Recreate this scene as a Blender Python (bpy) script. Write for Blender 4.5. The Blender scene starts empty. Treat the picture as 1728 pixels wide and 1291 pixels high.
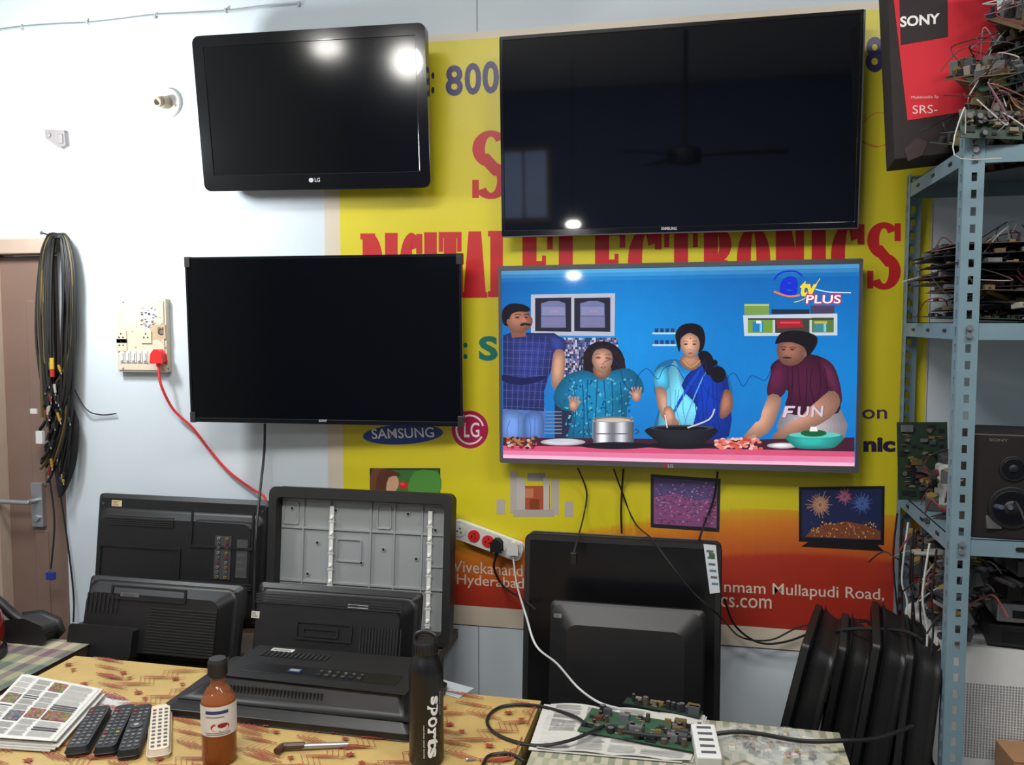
import bpy, math, random
from mathutils import Vector, Matrix
random.seed(7)
sc=bpy.context.scene
sc.view_settings.view_transform='Standard'
F=1450.0; CAM=Vector((0,-2.42,1.6)); YAW=math.radians(12.5); PIT=math.radians(4)
cd=bpy.data.cameras.new('camera'); cam=bpy.data.objects.new('camera',cd); sc.collection.objects.link(cam)
cd.sensor_width=36; cd.lens=F/1728*36; cam.location=CAM; cam.rotation_euler=(math.pi/2-PIT,0,YAW)
sc.camera=cam
R=cam.rotation_euler.to_matrix()
def ray(px,py): return R@Vector(((px-864)/F,-(py-645.5)/F,-1))
def W(px,py,off=0):
    r=ray(px,py); t=(-off-CAM.y)/r.y; return CAM+r*t
def T(px,py,z):
    r=ray(px,py); t=(z-CAM.z)/r.z; return CAM+r*t
def PL(px,py,M,l=0):
    Mi=M.inverted(); o=Mi@CAM; d=Mi.to_3x3()@ray(px,py); t=(-l-o.y)/d.y; return o+d*t
def lin(c): 
    c=c/255.0
    return c/12.92 if c<=.04045 else ((c+.055)/1.055)**2.4
def S(r,g,b): return (lin(r),lin(g),lin(b))
# ---------- materials
def _base(name):
    m=bpy.data.materials.new(name); m.use_nodes=True; nt=m.node_tree; b=nt.nodes['Principled BSDF']; return m,nt,b
def mat(name,rgb,rough=.5,metal=0,var=.12,scale=25,bump=0,emit=0,trans=0,coat=0,alpha=1,spec=.5):
    m,nt,b=_base(name); c=S(*rgb); N=nt.nodes.new; L=nt.links.new
    tc=N('ShaderNodeTexCoord'); no=N('ShaderNodeTexNoise'); no.inputs['Scale'].default_value=scale; no.inputs['Detail'].default_value=4
    mx=N('ShaderNodeMix'); mx.data_type='RGBA'
    mx.inputs[6].default_value=(*[x*(1-var) for x in c],1); mx.inputs[7].default_value=(*[min(1,x*(1+var)) for x in c],1)
    L(tc.outputs['Object'],no.inputs['Vector']); L(no.outputs['Fac'],mx.inputs[0]); L(mx.outputs[2],b.inputs['Base Color'])
    b.inputs['Roughness'].default_value=rough; b.inputs['Metallic'].default_value=metal
    b.inputs['Transmission Weight'].default_value=trans; b.inputs['Coat Weight'].default_value=coat; b.inputs['Alpha'].default_value=alpha
    b.inputs['Specular IOR Level'].default_value=spec
    if emit:
        L(mx.outputs[2],b.inputs['Emission Color']); b.inputs['Emission Strength'].default_value=emit
    if bump:
        bp=N('ShaderNodeBump'); bp.inputs['Strength'].default_value=bump; bp.inputs['Distance'].default_value=.004
        L(no.outputs['Fac'],bp.inputs['Height']); L(bp.outputs[0],b.inputs['Normal'])
    return m
def matcol(name,rough=.6,emit=0,var=.06,scale=40,spec=.5,bump=0):
    m,nt,b=_base(name); N=nt.nodes.new; L=nt.links.new
    at=N('ShaderNodeAttribute'); at.attribute_name='Col'
    no=N('ShaderNodeTexNoise'); no.inputs['Scale'].default_value=scale
    tc=N('ShaderNodeTexCoord'); L(tc.outputs['Object'],no.inputs['Vector'])
    mr=N('ShaderNodeMapRange'); mr.inputs[3].default_value=1-var; mr.inputs[4].default_value=1+var
    vm=N('ShaderNodeVectorMath'); vm.operation='SCALE'
    L(no.outputs['Fac'],mr.inputs[0]); L(at.outputs['Color'],vm.inputs[0]); L(mr.outputs[0],vm.inputs['Scale'])
    if emit:
        b.inputs['Base Color'].default_value=(.01,.01,.012,1); L(vm.outputs[0],b.inputs['Emission Color']); b.inputs['Emission Strength'].default_value=emit
    else: L(vm.outputs[0],b.inputs['Base Color'])
    b.inputs['Roughness'].default_value=rough; b.inputs['Specular IOR Level'].default_value=spec
    if bump:
        bp=N('ShaderNodeBump'); bp.inputs['Strength'].default_value=bump; bp.inputs['Distance'].default_value=.004
        n2=N('ShaderNodeTexNoise'); n2.inputs['Scale'].default_value=6; L(tc.outputs['Object'],n2.inputs['Vector'])
        L(n2.outputs['Fac'],bp.inputs['Height']); L(bp.outputs[0],b.inputs['Normal'])
    return m
M_wall=mat('wall_paint',(200,210,216),.75,var=.06,scale=2.5,bump=.25)
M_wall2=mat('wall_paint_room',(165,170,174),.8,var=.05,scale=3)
M_floor=mat('floor_cement',(100,95,88),.6,var=.2,scale=6)
M_ceil=mat('ceiling_paint',(215,215,212),.8,var=.03,scale=3)
M_door=mat('door_brown',(122,98,86),.45,var=.12,scale=7)
M_frame=mat('door_frame_cream',(166,146,130),.6)
M_blk=mat('black_plastic',(22,21,22),.46,var=.3,scale=30,bump=.08)
M_blk2=mat('dark_grey_plastic',(30,29,29),.55,var=.3,scale=30,bump=.08)
M_gloss=mat('gloss_black_plastic',(8,8,10),.12,var=.1,coat=.5)
M_scr=mat('screen_glass',(4,4,6),.1,var=.05,spec=.35)
M_scr1=mat('screen_glass_hazy',(5,5,7),.1,var=.05,spec=.6)
M_satin=mat('satin_black_panel',(12,12,14),.28,var=.2)
M_scrb=mat('screen_glass_blue_reflection',(4,6,12),.04,var=.05,spec=.75)  # dark blue of the room's reflection put into the glass base colour
M_grey=mat('grey_plastic',(78,78,82),.4)
M_sil=mat('silver_metal',(175,176,178),.35,metal=.8)
M_galv=mat('galvanised_panel',(150,154,154),.45,metal=.12,var=.1,scale=8)
M_white=mat('white_plastic',(204,204,200),.45,var=.04)
M_cream=mat('cream_plastic',(206,194,172),.45,var=.07)
M_red=mat('red_plastic',(205,40,38),.4)
M_wood=mat('bench_wood',(66,54,44),.6,var=.25,scale=12)
M_steel=mat('blue_grey_steel_paint',(108,132,142),.5,var=.22,scale=14,bump=.1)
M_rust=mat('worn_steel',(86,84,80),.5,metal=.5)
M_pcb=mat('circuit_green',(36,56,42),.5,var=.35,scale=50)
M_pcb2=mat('circuit_tan',(88,70,50),.55,var=.35,scale=50)
M_col=matcol('coloured_plastic_and_print',.5)
M_dust=matcol('dusty_components',.7,var=.25,scale=60)
M_print=matcol('printed_vinyl',.38,var=.06,scale=5,bump=.6)
M_paper=matcol('printed_paper',.8)
M_tvpic=matcol('lit_screen_picture',.05,emit=1.15,var=.07,scale=30,spec=.5)
M_cloth=matcol('printed_tablecloth',.6,var=.14,scale=20,bump=.8)
M_amber=mat('amber_bottle',(170,92,38),.08,alpha=.4,var=.05)
M_liq=mat('amber_liquid',(116,60,24),.12,var=.3,scale=18)
M_cable=mat('cable_black',(20,20,22),.5)
M_cabred=mat('cable_red',(200,38,40),.45)
M_cabw=mat('cable_white',(195,198,195),.5)
M_bulb=mat('bulb_glow',(255,250,240),.4,emit=70,var=.01)
M_globe=mat('globe_glow',(255,252,244),.4,emit=42,var=.01)
M_bag=mat('clear_plastic_bag',(215,218,212),.15,alpha=.24,var=.1)
M_card=mat('cardboard',(150,112,78),.75,var=.12)
# ---------- mesh builder
_tc={}
def textgeo(s,bold):
    k=(s,bold)
    if k in _tc: return _tc[k]
    cu=bpy.data.curves.new('t','FONT'); cu.body=s; cu.offset=bold; cu.resolution_u=4
    ob=bpy.data.objects.new('t',cu); sc.collection.objects.link(ob); bpy.context.view_layer.update()
    dg=bpy.context.evaluated_depsgraph_get(); me=bpy.data.meshes.new_from_object(ob.evaluated_get(dg))
    vs=[(v.co.x,v.co.y) for v in me.vertices]; fs=[tuple(p.vertices) for p in me.polygons]
    bpy.data.objects.remove(ob); bpy.data.curves.remove(cu); bpy.data.meshes.remove(me)
    x0=min(v[0] for v in vs);x1=max(v[0] for v in vs);y0=min(v[1] for v in vs);y1=max(v[1] for v in vs)
    vs=[((v[0]-x0)/(x1-x0),(v[1]-y0)/(y1-y0)) for v in vs]
    _tc[k]=(vs,fs); return _tc[k]
def rr(x0,x1,z0,z1,r,n=5):
    o=[]
    for cx,cz,a0 in ((x1-r,z1-r,0),(x0+r,z1-r,90),(x0+r,z0+r,180),(x1-r,z0+r,270)):
        for i in range(n+1):
            a=math.radians(a0+90*i/n); o.append((cx+r*math.cos(a),cz+r*math.sin(a)))
    return o
def spl(pts,n=5,closed=True):
    P=[Vector(p) for p in pts]; N=len(P); o=[]
    rng=range(N) if closed else range(N-1)
    for i in rng:
        g=(lambda j:P[j%N]) if closed else (lambda j:P[max(0,min(N-1,j))])
        a,b,c,d=g(i-1),g(i),g(i+1),g(i+2)
        for k in range(n):
            t=k/n; o.append(.5*((2*b)+(c-a)*t+(2*a-5*b+4*c-d)*t*t+(3*b-a-3*c+d)*t**3))
    if not closed: o.append(P[-1])
    return o
def ell(cx,cy,rx,ry,n=20,a=0):
    ca,sa=math.cos(math.radians(a)),math.sin(math.radians(a))
    return [(cx+rx*math.cos(t)*ca-ry*math.sin(t)*sa,cy+rx*math.cos(t)*sa+ry*math.sin(t)*ca) for t in [2*math.pi*i/n for i in range(n)]]
class MB:
    def __init__(s,mp=None): s.v=[];s.f=[];s.m=[];s.c=[];s.mp=mp;s.l=0;s.shade=False
    def add(s,vs,fs,m=0,c=(1,1,1)):
        o=len(s.v); s.v+= [tuple(v) for v in vs]
        for f in fs: s.f.append(tuple(o+i for i in f)); s.m.append(m); s.c.append(c)
    def box(s,x0,x1,y0,y1,z0,z1,m=0,c=(1,1,1),M=None):
        vs=[Vector((x,y,z)) for z in (z0,z1) for y in (y0,y1) for x in (x0,x1)]
        if M: vs=[M@v for v in vs]
        s.add(vs,[(0,2,3,1),(4,5,7,6),(0,1,5,4),(2,6,7,3),(0,4,6,2),(1,3,7,5)],m,c)
    def ext(s,p,y0,y1,p2=None,m=0,c=(1,1,1),ax='y',M=None):
        p2=p2 or p; n=len(p)
        if ax=='y': vs=[(a,y0,b) for a,b in p]+[(a,y1,b) for a,b in p2]
        elif ax=='z': vs=[(a,b,y0) for a,b in p]+[(a,b,y1) for a,b in p2]
        else: vs=[(y0,a,b) for a,b in p]+[(y1,a,b) for a,b in p2]
        if M: vs=[M@Vector(v) for v in vs]
        s.add(vs,[tuple(range(n)),tuple(range(2*n-1,n-1,-1))]+[(i,(i+1)%n,n+(i+1)%n,n+i) for i in range(n)],m,c)
    def ring(s,o,i,y0,y1,m=0,c=(1,1,1),y2=None):
        n=len(o); y2=y1 if y2 is None else y2
        vs=[(a,y0,b) for a,b in o]+[(a,y0,b) for a,b in i]+[(a,y1,b) for a,b in o]+[(a,y2,b) for a,b in i]
        fs=[]
        for k in range(n):
            j=(k+1)%n; fs+=[(k,j,n+j,n+k),(k,j,2*n+j,2*n+k),(n+k,n+j,3*n+j,3*n+k)]
        s.add(vs,fs,m,c)
    def cyl(s,p,q,r,r2=None,n=14,m=0,c=(1,1,1)):
        p=Vector(p);q=Vector(q);r2=r if r2 is None else r2
        d=(q-p).normalized(); u=d.orthogonal().normalized(); w=d.cross(u)
        vs=[]
        for P,rad in ((p,r),(q,r2)):
            for i in range(n):
                a=2*math.pi*i/n; vs.append(P+(u*math.cos(a)+w*math.sin(a))*rad)
        s.add(vs,[tuple(range(n))[::-1],tuple(range(n,2*n))]+[(i,(i+1)%n,n+(i+1)%n,n+i) for i in range(n)],m,c)
    def lathe(s,prof,n=28,m=0,c=(1,1,1),o=(0,0,0)):
        vs=[];k=len(prof)
        for r,z in prof:
            for i in range(n):
                a=2*math.pi*i/n; vs.append((o[0]+r*math.cos(a),o[1]+r*math.sin(a),o[2]+z))
        fs=[(j*n+i,j*n+(i+1)%n,(j+1)*n+(i+1)%n,(j+1)*n+i) for j in range(k-1) for i in range(n)]
        fs+=[tuple(range(n))[::-1],tuple(range((k-1)*n,k*n))]
        s.add(vs,fs,m,c)
    def tube(s,pts,r,n=7,m=0,c=(1,1,1),sm=6):
        P=spl(pts,sm,False) if sm else [Vector(p) for p in pts]
        up=Vector((.3,.5,.8)); vs=[];k=len(P)
        for i,p in enumerate(P):
            d=(P[min(i+1,k-1)]-P[max(i-1,0)]); d=d.normalized() if d.length>1e-9 else Vector((0,0,1))
            u=d.cross(up)
            if u.length<.05: u=d.orthogonal()
            u.normalize(); w=d.cross(u)
            for j in range(n):
                a=2*math.pi*j/n; vs.append(p+(u*math.cos(a)+w*math.sin(a))*r)
        fs=[(i*n+j,i*n+(j+1)%n,(i+1)*n+(j+1)%n,(i+1)*n+j) for i in range(k-1) for j in range(n)]
        fs+=[tuple(range(n))[::-1],tuple(range((k-1)*n,k*n))]
        s.add(vs,fs,m,c)
    def up(s,d=.00025): s.l+=d
    def P(s,pts,rgb,m=0,smooth=0,sh=None):
        if smooth: pts=[(p.x,p.y) for p in spl([(a,b,0) for a,b in pts],smooth)]
        xs=[p[0] for p in pts];ys=[p[1] for p in pts]; ar=(max(xs)-min(xs))*(max(ys)-min(ys))
        do=(s.shade and smooth and ar>150) if sh is None else sh
        if do:
            n=9; cx=sum(xs)/len(xs);cy=sum(ys)/len(ys); wx=(max(xs)-min(xs));wy=(max(ys)-min(ys)); s.up(5e-6)
            for k in range(n):
                t=k/(n-1); q=1-.66*t; f=.74+.36*t; ox=-.06*wx*t; oy=-.06*wy*t
                vs=[s.mp(cx+(a-cx)*q+ox,cy+(b-cy)*q+oy,s.l) for a,b in pts]; s.add(vs,[tuple(range(len(vs)))],m,S(*[min(255,z*f) for z in rgb])); s.up(3e-6)
            return
        vs=[s.mp(a,b,s.l) for a,b in pts]; s.add(vs,[tuple(range(len(vs)))],m,S(*rgb)); s.up(5e-6)
    def Rc(s,x0,y0,x1,y1,rgb,m=0,sl=0): s.P([(x0,y0),(x1,y0+sl*(x1-x0)),(x1,y1+sl*(x1-x0)),(x0,y1)],rgb,m)
    def St(s,pts,w,rgb,m=0,smooth=4):
        if smooth: pts=[(p.x,p.y) for p in spl([(a,b,0) for a,b in pts],smooth,False)]
        L=[];Rr=[]
        for i,(a,b) in enumerate(pts):
            a0,b0=pts[max(i-1,0)];a1,b1=pts[min(i+1,len(pts)-1)]
            dx,dy=a1-a0,b1-b0;q=math.hypot(dx,dy) or 1; nx,ny=-dy/q*w/2,dx/q*w/2
            L.append((a+nx,b+ny));Rr.append((a-nx,b-ny))
        vs=[s.mp(a,b,s.l) for a,b in L+Rr];n=len(L)
        s.add(vs,[(i,i+1,n+i+1,n+i) for i in range(n-1)],m,S(*rgb)); s.up(5e-6)
    def G(s,x0,y0,x1,y1,fn,nx=20,ny=12,m=0):
        for i in range(nx):
            for j in range(ny):
                a0=x0+(x1-x0)*i/nx;a1=x0+(x1-x0)*(i+1)/nx;b0=y0+(y1-y0)*j/ny;b1=y0+(y1-y0)*(j+1)/ny
                s.add([s.mp(a0,b0,s.l),s.mp(a1,b0,s.l),s.mp(a1,b1,s.l),s.mp(a0,b1,s.l)],[(0,1,2,3)],m,S(*fn((i+.5)/nx,(j+.5)/ny)))
        s.up(1e-5)
    def Tx(s,t,x0,y0,x1,y1,rgb,m=0,bold=.02,sl=0,fn=None,it=0):
        vs,fs=textgeo(t,bold); o=[]
        for u,v in vs:
            a=x0+u*(x1-x0)+it*v*(y1-y0); b=y1-v*(y1-y0)+sl*u*(x1-x0)
            o.append(fn(a,b) if fn else s.mp(a,b,s.l))
        s.add(o,fs,m,S(*rgb)); s.up(1e-5)
    def Slab(s,t,x0,y0,x1,y1,rgb,sl=0,st=8):
        # heavy slab-serif capitals drawn letter by letter
        wid={'I':.56}; gp=.08; tot=sum(wid.get(c,1) for c in t)+gp*(len(t)-1); u=(x1-x0)/tot; x=x0
        for c in t:
            w_=wid.get(c,1)*u; a,b=x,x+w_; k=st*1.25; h_=st*.55
            dy=sl*(a-x0); A,B=y0+dy,y1+dy; m_=(A+B)/2
            def q(p,pp,r,rr_): s.Rc(p,pp,r,rr_,rgb)
            def arc(cx,cy,rx,ry,a0,a1,w):
                N=22; o=[];i_=[]
                for z in range(N+1):
                    th=math.radians(a0+(a1-a0)*z/N); o.append((cx+rx*math.cos(th),cy-ry*math.sin(th))); i_.append((cx+(rx-w)*math.cos(th),cy-(ry-w*.5)*math.sin(th)))
                vs=[s.mp(*z,s.l) for z in o+i_]; s.add(vs,[(z,z+1,N+2+z,N+1+z) for z in range(N)],0,S(*rgb)); s.up(5e-6)
            if c=='I': q(a+w_*.5-k/2,A,a+w_*.5+k/2,B); q(a,A,b,A+h_); q(a,B-h_,b,B)
            elif c=='T': q((a+b)/2-k/2,A,(a+b)/2+k/2,B); q(a,A,b,A+h_*1.1); q(a,A,a+h_*.8,A+(B-A)*.3); q(b-h_*.8,A,b,A+(B-A)*.3); q((a+b)/2-k*.8,B-h_,(a+b)/2+k*.8,B)
            elif c in 'LE':
                q(a+w_*.1,A,a+w_*.1+k,B); q(a,B-h_*1.1,b,B); q(b-h_*.9,B-(B-A)*.32,b,B)
                if c=='E': q(a,A,b,A+h_*1.1); q(b-h_*.9,A,b,A+(B-A)*.28); q(a+w_*.12,m_-h_/2,a+w_*.76,m_+h_/2); q(a+w_*.68,m_-h_*1.4,a+w_*.8,m_+h_*1.4)
                else: q(a,A,a+w_*.24+k,A+h_)
            elif c=='D': q(a+w_*.1,A,a+w_*.1+k,B); q(a,A,a+w_*.5,A+h_*1.1); q(a,B-h_*1.1,a+w_*.5,B); arc(a+w_*.46,m_,w_*.54,(B-A)/2,-90,90,k)
            elif c=='O': arc((a+b)/2,m_,w_/2,(B-A)/2,0,360,k)
            elif c in 'CG':
                arc(a+w_*.52,m_,w_*.52,(B-A)/2,36,324,k); q(b-h_*1.1,A+2,b,A+(B-A)*.32)
                if c=='G': q(b-w_*.5,m_,b,m_+h_); q(b-k*.8,m_,b-1,B)
            elif c=='N': q(a+w_*.08,A,a+w_*.08+k*.6,B); q(b-w_*.08-k*.6,A,b-w_*.08,B); s.P([(a+w_*.06,A),(a+w_*.06+k*1.1,A),(b-w_*.08,B),(b-w_*.08-k*1.1,B)],rgb); q(a,A,a+w_*.3,A+h_); q(b-w_*.36,A,b,A+h_); q(a,B-h_,a+w_*.38,B)
            elif c=='A': s.P([((a+b)/2-k*.5,A),((a+b)/2+k*.5,A),(a+k*.75,B),(a,B)],rgb); s.P([((a+b)/2-k*.45,A),((a+b)/2+k*.5,A),(b,B),(b-k*1.2,B)],rgb); q(a+w_*.24,A+(B-A)*.64,b-w_*.24,A+(B-A)*.64+h_); q(a-2,B-h_,a+w_*.36,B); q(b-w_*.44,B-h_,b+2,B)
            elif c=='R': q(a+w_*.1,A,a+w_*.1+k,B); q(a,A,a+w_*.5,A+h_); q(a+w_*.2,m_-h_*.4,a+w_*.5,m_+h_*.6); arc(a+w_*.45,A+(B-A)*.27,w_*.47,(B-A)*.27,-90,90,k*.85); s.P([(a+w_*.42,m_),(a+w_*.42+k*.9,m_),(b,B),(b-k*1.0,B)],rgb); q(a,B-h_,a+w_*.5,B); q(b-w_*.3,B-h_,b+2,B)
            elif c=='S':
                arc((a+b)/2,A+(B-A)*.27,w_*.5,(B-A)*.27,35,255,k*.85); arc((a+b)/2,B-(B-A)*.27,w_*.5,(B-A)*.27,-145,75,k*.85); s.P([(a+w_*.02,A+(B-A)*.34),(a+w_*.44,A+(B-A)*.34),(b-w_*.02,B-(B-A)*.34),(b-w_*.44,B-(B-A)*.34)],rgb); q(b-h_*1.0,A+2,b,A+(B-A)*.28); q(a,B-(B-A)*.28,a+h_*1.0,B-2)
            x=b+gp*u
def link(o): sc.collection.objects.link(o)
def thing(name,label,cat,M=None,group=None):
    e=bpy.data.objects.new(name,None); e.empty_display_size=.05; link(e)
    if M is not None: e.matrix_world=M
    e['label']=label; e['category']=cat
    if group: e['group']=group
    return e
def part(name,mb,mats,par=None,bev=0,smooth=False,label=None,seg=2):
    me=bpy.data.meshes.new(name); me.from_pydata(mb.v,[],mb.f)
    if not isinstance(mats,(list,tuple)): mats=[mats]
    for m in mats: me.materials.append(m)
    ca=me.color_attributes.new('Col','FLOAT_COLOR','CORNER')
    buf=[]
    for i,f in enumerate(mb.f):
        buf+= [mb.c[i][0],mb.c[i][1],mb.c[i][2],1.0]*len(f)
    ca.data.foreach_set('color',buf)
    me.polygons.foreach_set('material_index',mb.m)
    me.update()
    o=bpy.data.objects.new(name,me); link(o)
    if par: o.parent=par
    if bev:
        b=o.modifiers.new('bevel','BEVEL'); b.width=bev; b.segments=seg; b.limit_method='ANGLE'; b.angle_limit=math.radians(35)
    if smooth:
        me.polygons.foreach_set('use_smooth',[True]*len(me.polygons))
        me.set_sharp_from_angle(angle=math.radians(40))
    if label: o['label']=label
    return o
def top(name,mb,mats,label,cat,bev=0,smooth=False,group=None):
    o=part(name,mb,mats,None,bev,smooth); o['label']=label; o['category']=cat
    if group:o['group']=group
    return o
def struct(name,mb,mats,bev=0):
    o=part(name,mb,mats,None,bev); o['kind']='structure'; return o
def Tr(x,y,z): return Matrix.Translation((x,y,z))
def Ro(a,ax): return Matrix.Rotation(math.radians(a),4,ax)
# ---------- room
XL,XR,YF,ZC=-3.2,2.3,-5.2,3.1
dR=W(106,700,0).x; dTop=W(60,402,0).z; 
b=MB(); b.box(dR,XR,0,.15,0,ZC); b.box(XL,dR,0,.15,dTop,ZC); b.box(XL,-2.35,0,.15,0,dTop); struct('wall_back',b,M_wall)
b=MB(); b.box(XL-.1,XL,YF,.15,0,ZC); struct('wall_left',b,M_wall2)
b=MB(); b.box(XR,XR+.1,YF,.15,0,ZC); struct('wall_right',b,M_wall2)
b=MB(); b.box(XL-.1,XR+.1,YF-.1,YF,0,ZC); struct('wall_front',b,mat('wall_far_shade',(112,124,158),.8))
b=MB(); b.box(XL-.1,XR+.1,YF-.1,.15,-.1,0); struct('floor',b,M_floor)
b=MB(); b.box(XL-.1,XR+.1,YF-.1,.15,ZC,ZC+.1); struct('ceiling',b,M_ceil)
fr=.05
b=MB(); b.box(-2.35,dR,-.012,.06,dTop-fr,dTop,0); b.box(-2.35,-2.30,-.012,.06,0,dTop-fr,0); struct('trim_1',b,M_frame,.004)
d=MB(); dx0,dx1=-2.30,dR-.002
d.box(dx0,dx1,.035,.075,0.005,dTop-fr-.004)
for z0,z1 in ((.12,.9),(1.05,dTop-.2)):
    d.box(dx0+.1,dx1-.1,.03,.037,z0,z1); 
do=struct('door_1',d,M_door,.006)
hp=W(45,846,0); b=MB(); b.box(hp.x+.0,hp.x+.045,.018,.036,hp.z-.09,hp.z+.06); b.cyl((hp.x+.022,.02,hp.z),(hp.x+.022,-.02,hp.z),.009); b.cyl((hp.x+.03,-.02,hp.z),(hp.x-.1,-.02,hp.z),.008)
b.cyl((hp.x+.022,.02,hp.z-.06),(hp.x+.022,.01,hp.z-.06),.012)
part('handle',b,M_sil,do,.002,label='steel lever handle with lock plate')
x=W(808,1100,0).x; b=MB(); b.box(x-.0015,x+.0015,-.0012,.001,.05,3.05); struct('trim_2',b,mat('seam_grey',(140,150,156),.7))
b=MB(); x=W(1007,20,0).x; b.box(x-.0015,x+.0015,-.0012,.001,2.5,3.05); struct('trim_3',b,M_wall2)
zc=W(250,30,0).z
pts=[(XL+.1+i*.12,-.006,zc+.003*math.sin(i*1.7)) for i in range(17)]
b=MB(); b.tube(pts,.0022)
for p in pts[::2]: b.box(p[0]-.003,p[0]+.003,-.010,0,zc-.006,zc+.006)
top('wall_cable',b,mat('cable_grey_painted',(160,166,168),.6),'thin painted wire clipped along the upper wall','cable')
# ---------- banner
x0=W(552,600,0).x; x1=W(1562,700,0).x; zt=W(770,57,0).z; zb=W(900,1062,0).z; yo=.004
BM=Tr((x0+x1)/2,-yo,zb); bw=x1-x0; bh=zt-zb
ban=thing('shop_banner','large yellow and red printed vinyl banner on the wall','banner',BM)
bmp=lambda a,c,l:PL(a,c,BM,.0006+l)
b=MB(); b.box(-bw/2,bw/2,0,.002,0,bh,0,S(204,192,172))
pxL=PL(577,600,BM).x; zw=PL(900,1030,BM).z; zy=PL(900,876,BM).z
nx,nz=50,150
Y_=(208,194,34)
def bcol(x,z):
    u=(x-pxL)/(bw/2-pxL); sw=.028*math.sin(u*5.2+.4)-.012*u
    t=(z-zw)/(zy-zw)+sw/.12
    st=[(0,(160,46,34)),(.44,(172,54,34)),(.50,(192,88,36)),(.78,(208,122,36)),(.92,(212,156,36)),(.97,Y_),(9,Y_)]
    if t<=0: return st[0][1]
    for (a,ca),(bb,cb) in zip(st,st[1:]):
        if t<bb: k=(t-a)/(bb-a); return tuple(ca[i]+(cb[i]-ca[i])*k for i in range(3))
    return st[-1][1]
zs=[zw+(zy+.06-zw)*j/nz for j in range(nz+1)]+[bh-.02]
for j in range(len(zs)-1):
    for i in range(nx):
        xa=pxL+(bw/2-.004-pxL)*i/nx; xb=pxL+(bw/2-.004-pxL)*(i+1)/nx
        b.add([(xa,-.0003,zs[j]),(xb,-.0003,zs[j]),(xb,-.0003,zs[j+1]),(xa,-.0003,zs[j+1])],[(0,1,2,3)],0,S(*bcol((xa+xb)/2,(zs[j]+zs[j+1])/2)))
part('banner_sheet',b,M_print,ban)
nav=(48,40,96); red=(188,30,34); teal=(20,112,104)
b=MB(bmp); b.Tx('8',752,110,781,162,nav,bold=.03); b.Tx('0',784,106,812,160,nav,bold=.03); b.Tx('0',814,103,842,158,nav,bold=.03); b.Tx(':',728,122,733,158,nav); part('phone_number',b,M_print,ban)
b=MB(bmp); b.Tx('8',1461,62,1491,122,nav,bold=.03); part('phone_number',b,M_print,ban)
b=MB(bmp); b.Slab('S',797,220,860,336,red,st=20); part('initial_lettering',b,M_print,ban)
b=MB(bmp); b.Slab('DIGITAL',608,394,862,506,red,sl=-.02,st=17); part('shop_name_lettering',b,M_print,ban)
b=MB(bmp); b.Slab('ELECTRONICS',876,389,1520,503,red,sl=-.024,st=19); part('shop_name_lettering',b,M_print,ban)
b=MB(bmp); b.Tx(':',782,578,789,606,teal); b.Tx('S',808,567,840,609,teal,bold=.04); part('service_lettering',b,M_print,ban)
b=MB(bmp); b.P(ell(680,733,68,17,28,-3),(24,60,140)); b.Tx('SAMSUNG',628,724,733,741,(235,238,240),bold=.01,sl=-.03,it=-.1); part('oval_logo',b,M_print,ban)
b=MB(bmp); b.P(ell(793,725,31,32,32),(168,20,72)); b.St([(p[0],p[1]) for p in ell(793,725,23,24,24)][2:],3,(236,220,224),smooth=0); b.Tx('L',783,713,792,738,(240,226,230)); b.Tx('G',794,713,809,738,(240,226,230),bold=.01); part('round_logo',b,M_print,ban)
b=MB(bmp); b.Tx('on',1455,691,1497,707,(70,40,84),bold=.01); part('brand_lettering',b,M_print,ban)
b=MB(bmp); b.Tx('nic',1457,738,1511,763,(42,34,66),bold=.05); part('brand_lettering',b,M_print,ban)
b=MB(bmp); b.St([(1452,210),(1480,190),(1508,202),(1512,232),(1480,248),(1455,238)],1.5,(206,120,40)); b.St([(1455,240),(1490,246),(1510,215)],1.2,(206,120,40)); part('swirl_print',b,M_print,ban)
b=MB(bmp)
b.Rc(624,790,743,834,(40,40,44)); b.Rc(628,793,740,834,(60,110,50))
b.P([(628,793),(655,793),(668,805),(664,834),(628,834)],(110,66,44),smooth=3); b.P(ell(660,815,13,16),(200,156,126)); b.P([(700,796),(740,798),(740,834),(690,834)],(80,140,60),smooth=3)
b.P([(640,795),(666,795),(676,803),(656,806),(649,834),(634,834)],(90,52,36),smooth=3); b.P(ell(681,819,8,6),(206,30,40)); b.P(ell(679,817,4,3),(230,70,70)); part('printed_picture',b,M_print,ban,label='printed flat television showing a girl and a red flower')
gr=(176,168,160); b=MB(bmp)
b.Rc(861,795,874,866,gr); b.Rc(930,808,943,869,gr); b.Rc(838,843,852,868,gr); b.Rc(953,846,967,872,gr); b.Rc(890,798,920,812,(150,146,140)); b.Rc(876,820,928,866,(166,80,48)); b.Rc(884,824,900,840,(190,120,86)); b.Rc(894,842,910,866,(130,60,34)); b.Rc(866,860,935,872,(170,162,154)); b.Rc(872,806,886,860,(186,180,172)); b.Rc(917,806,927,860,(186,180,172)); part('printed_picture',b,M_print,ban,label='printed home cinema speaker set')
b=MB(bmp); b.P([(1098,800),(1216,808),(1214,898),(1098,890)],(38,40,52)); b.P([(1103,806),(1211,813),(1209,891),(1103,884)],(92,76,124))
b.P([(1103,840),(1140,832),(1175,846),(1210,838),(1209,891),(1103,884)],(140,80,124))
for i in range(260): 
    a=random.uniform(1106,1206);c=random.uniform(814,884); b.Rc(a,c,a+3,c+2,random.choice([(170,110,160),(110,60,110),(180,140,180),(80,70,120),(100,90,150)]))
part('printed_picture',b,M_print,ban,label='printed flat television showing purple blossom')
b=MB(bmp); b.P([(1348,822),(1493,820),(1492,920),(1348,914)],(26,26,34)); b.P([(1353,827),(1488,825),(1487,912),(1353,907)],(36,46,84))
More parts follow.
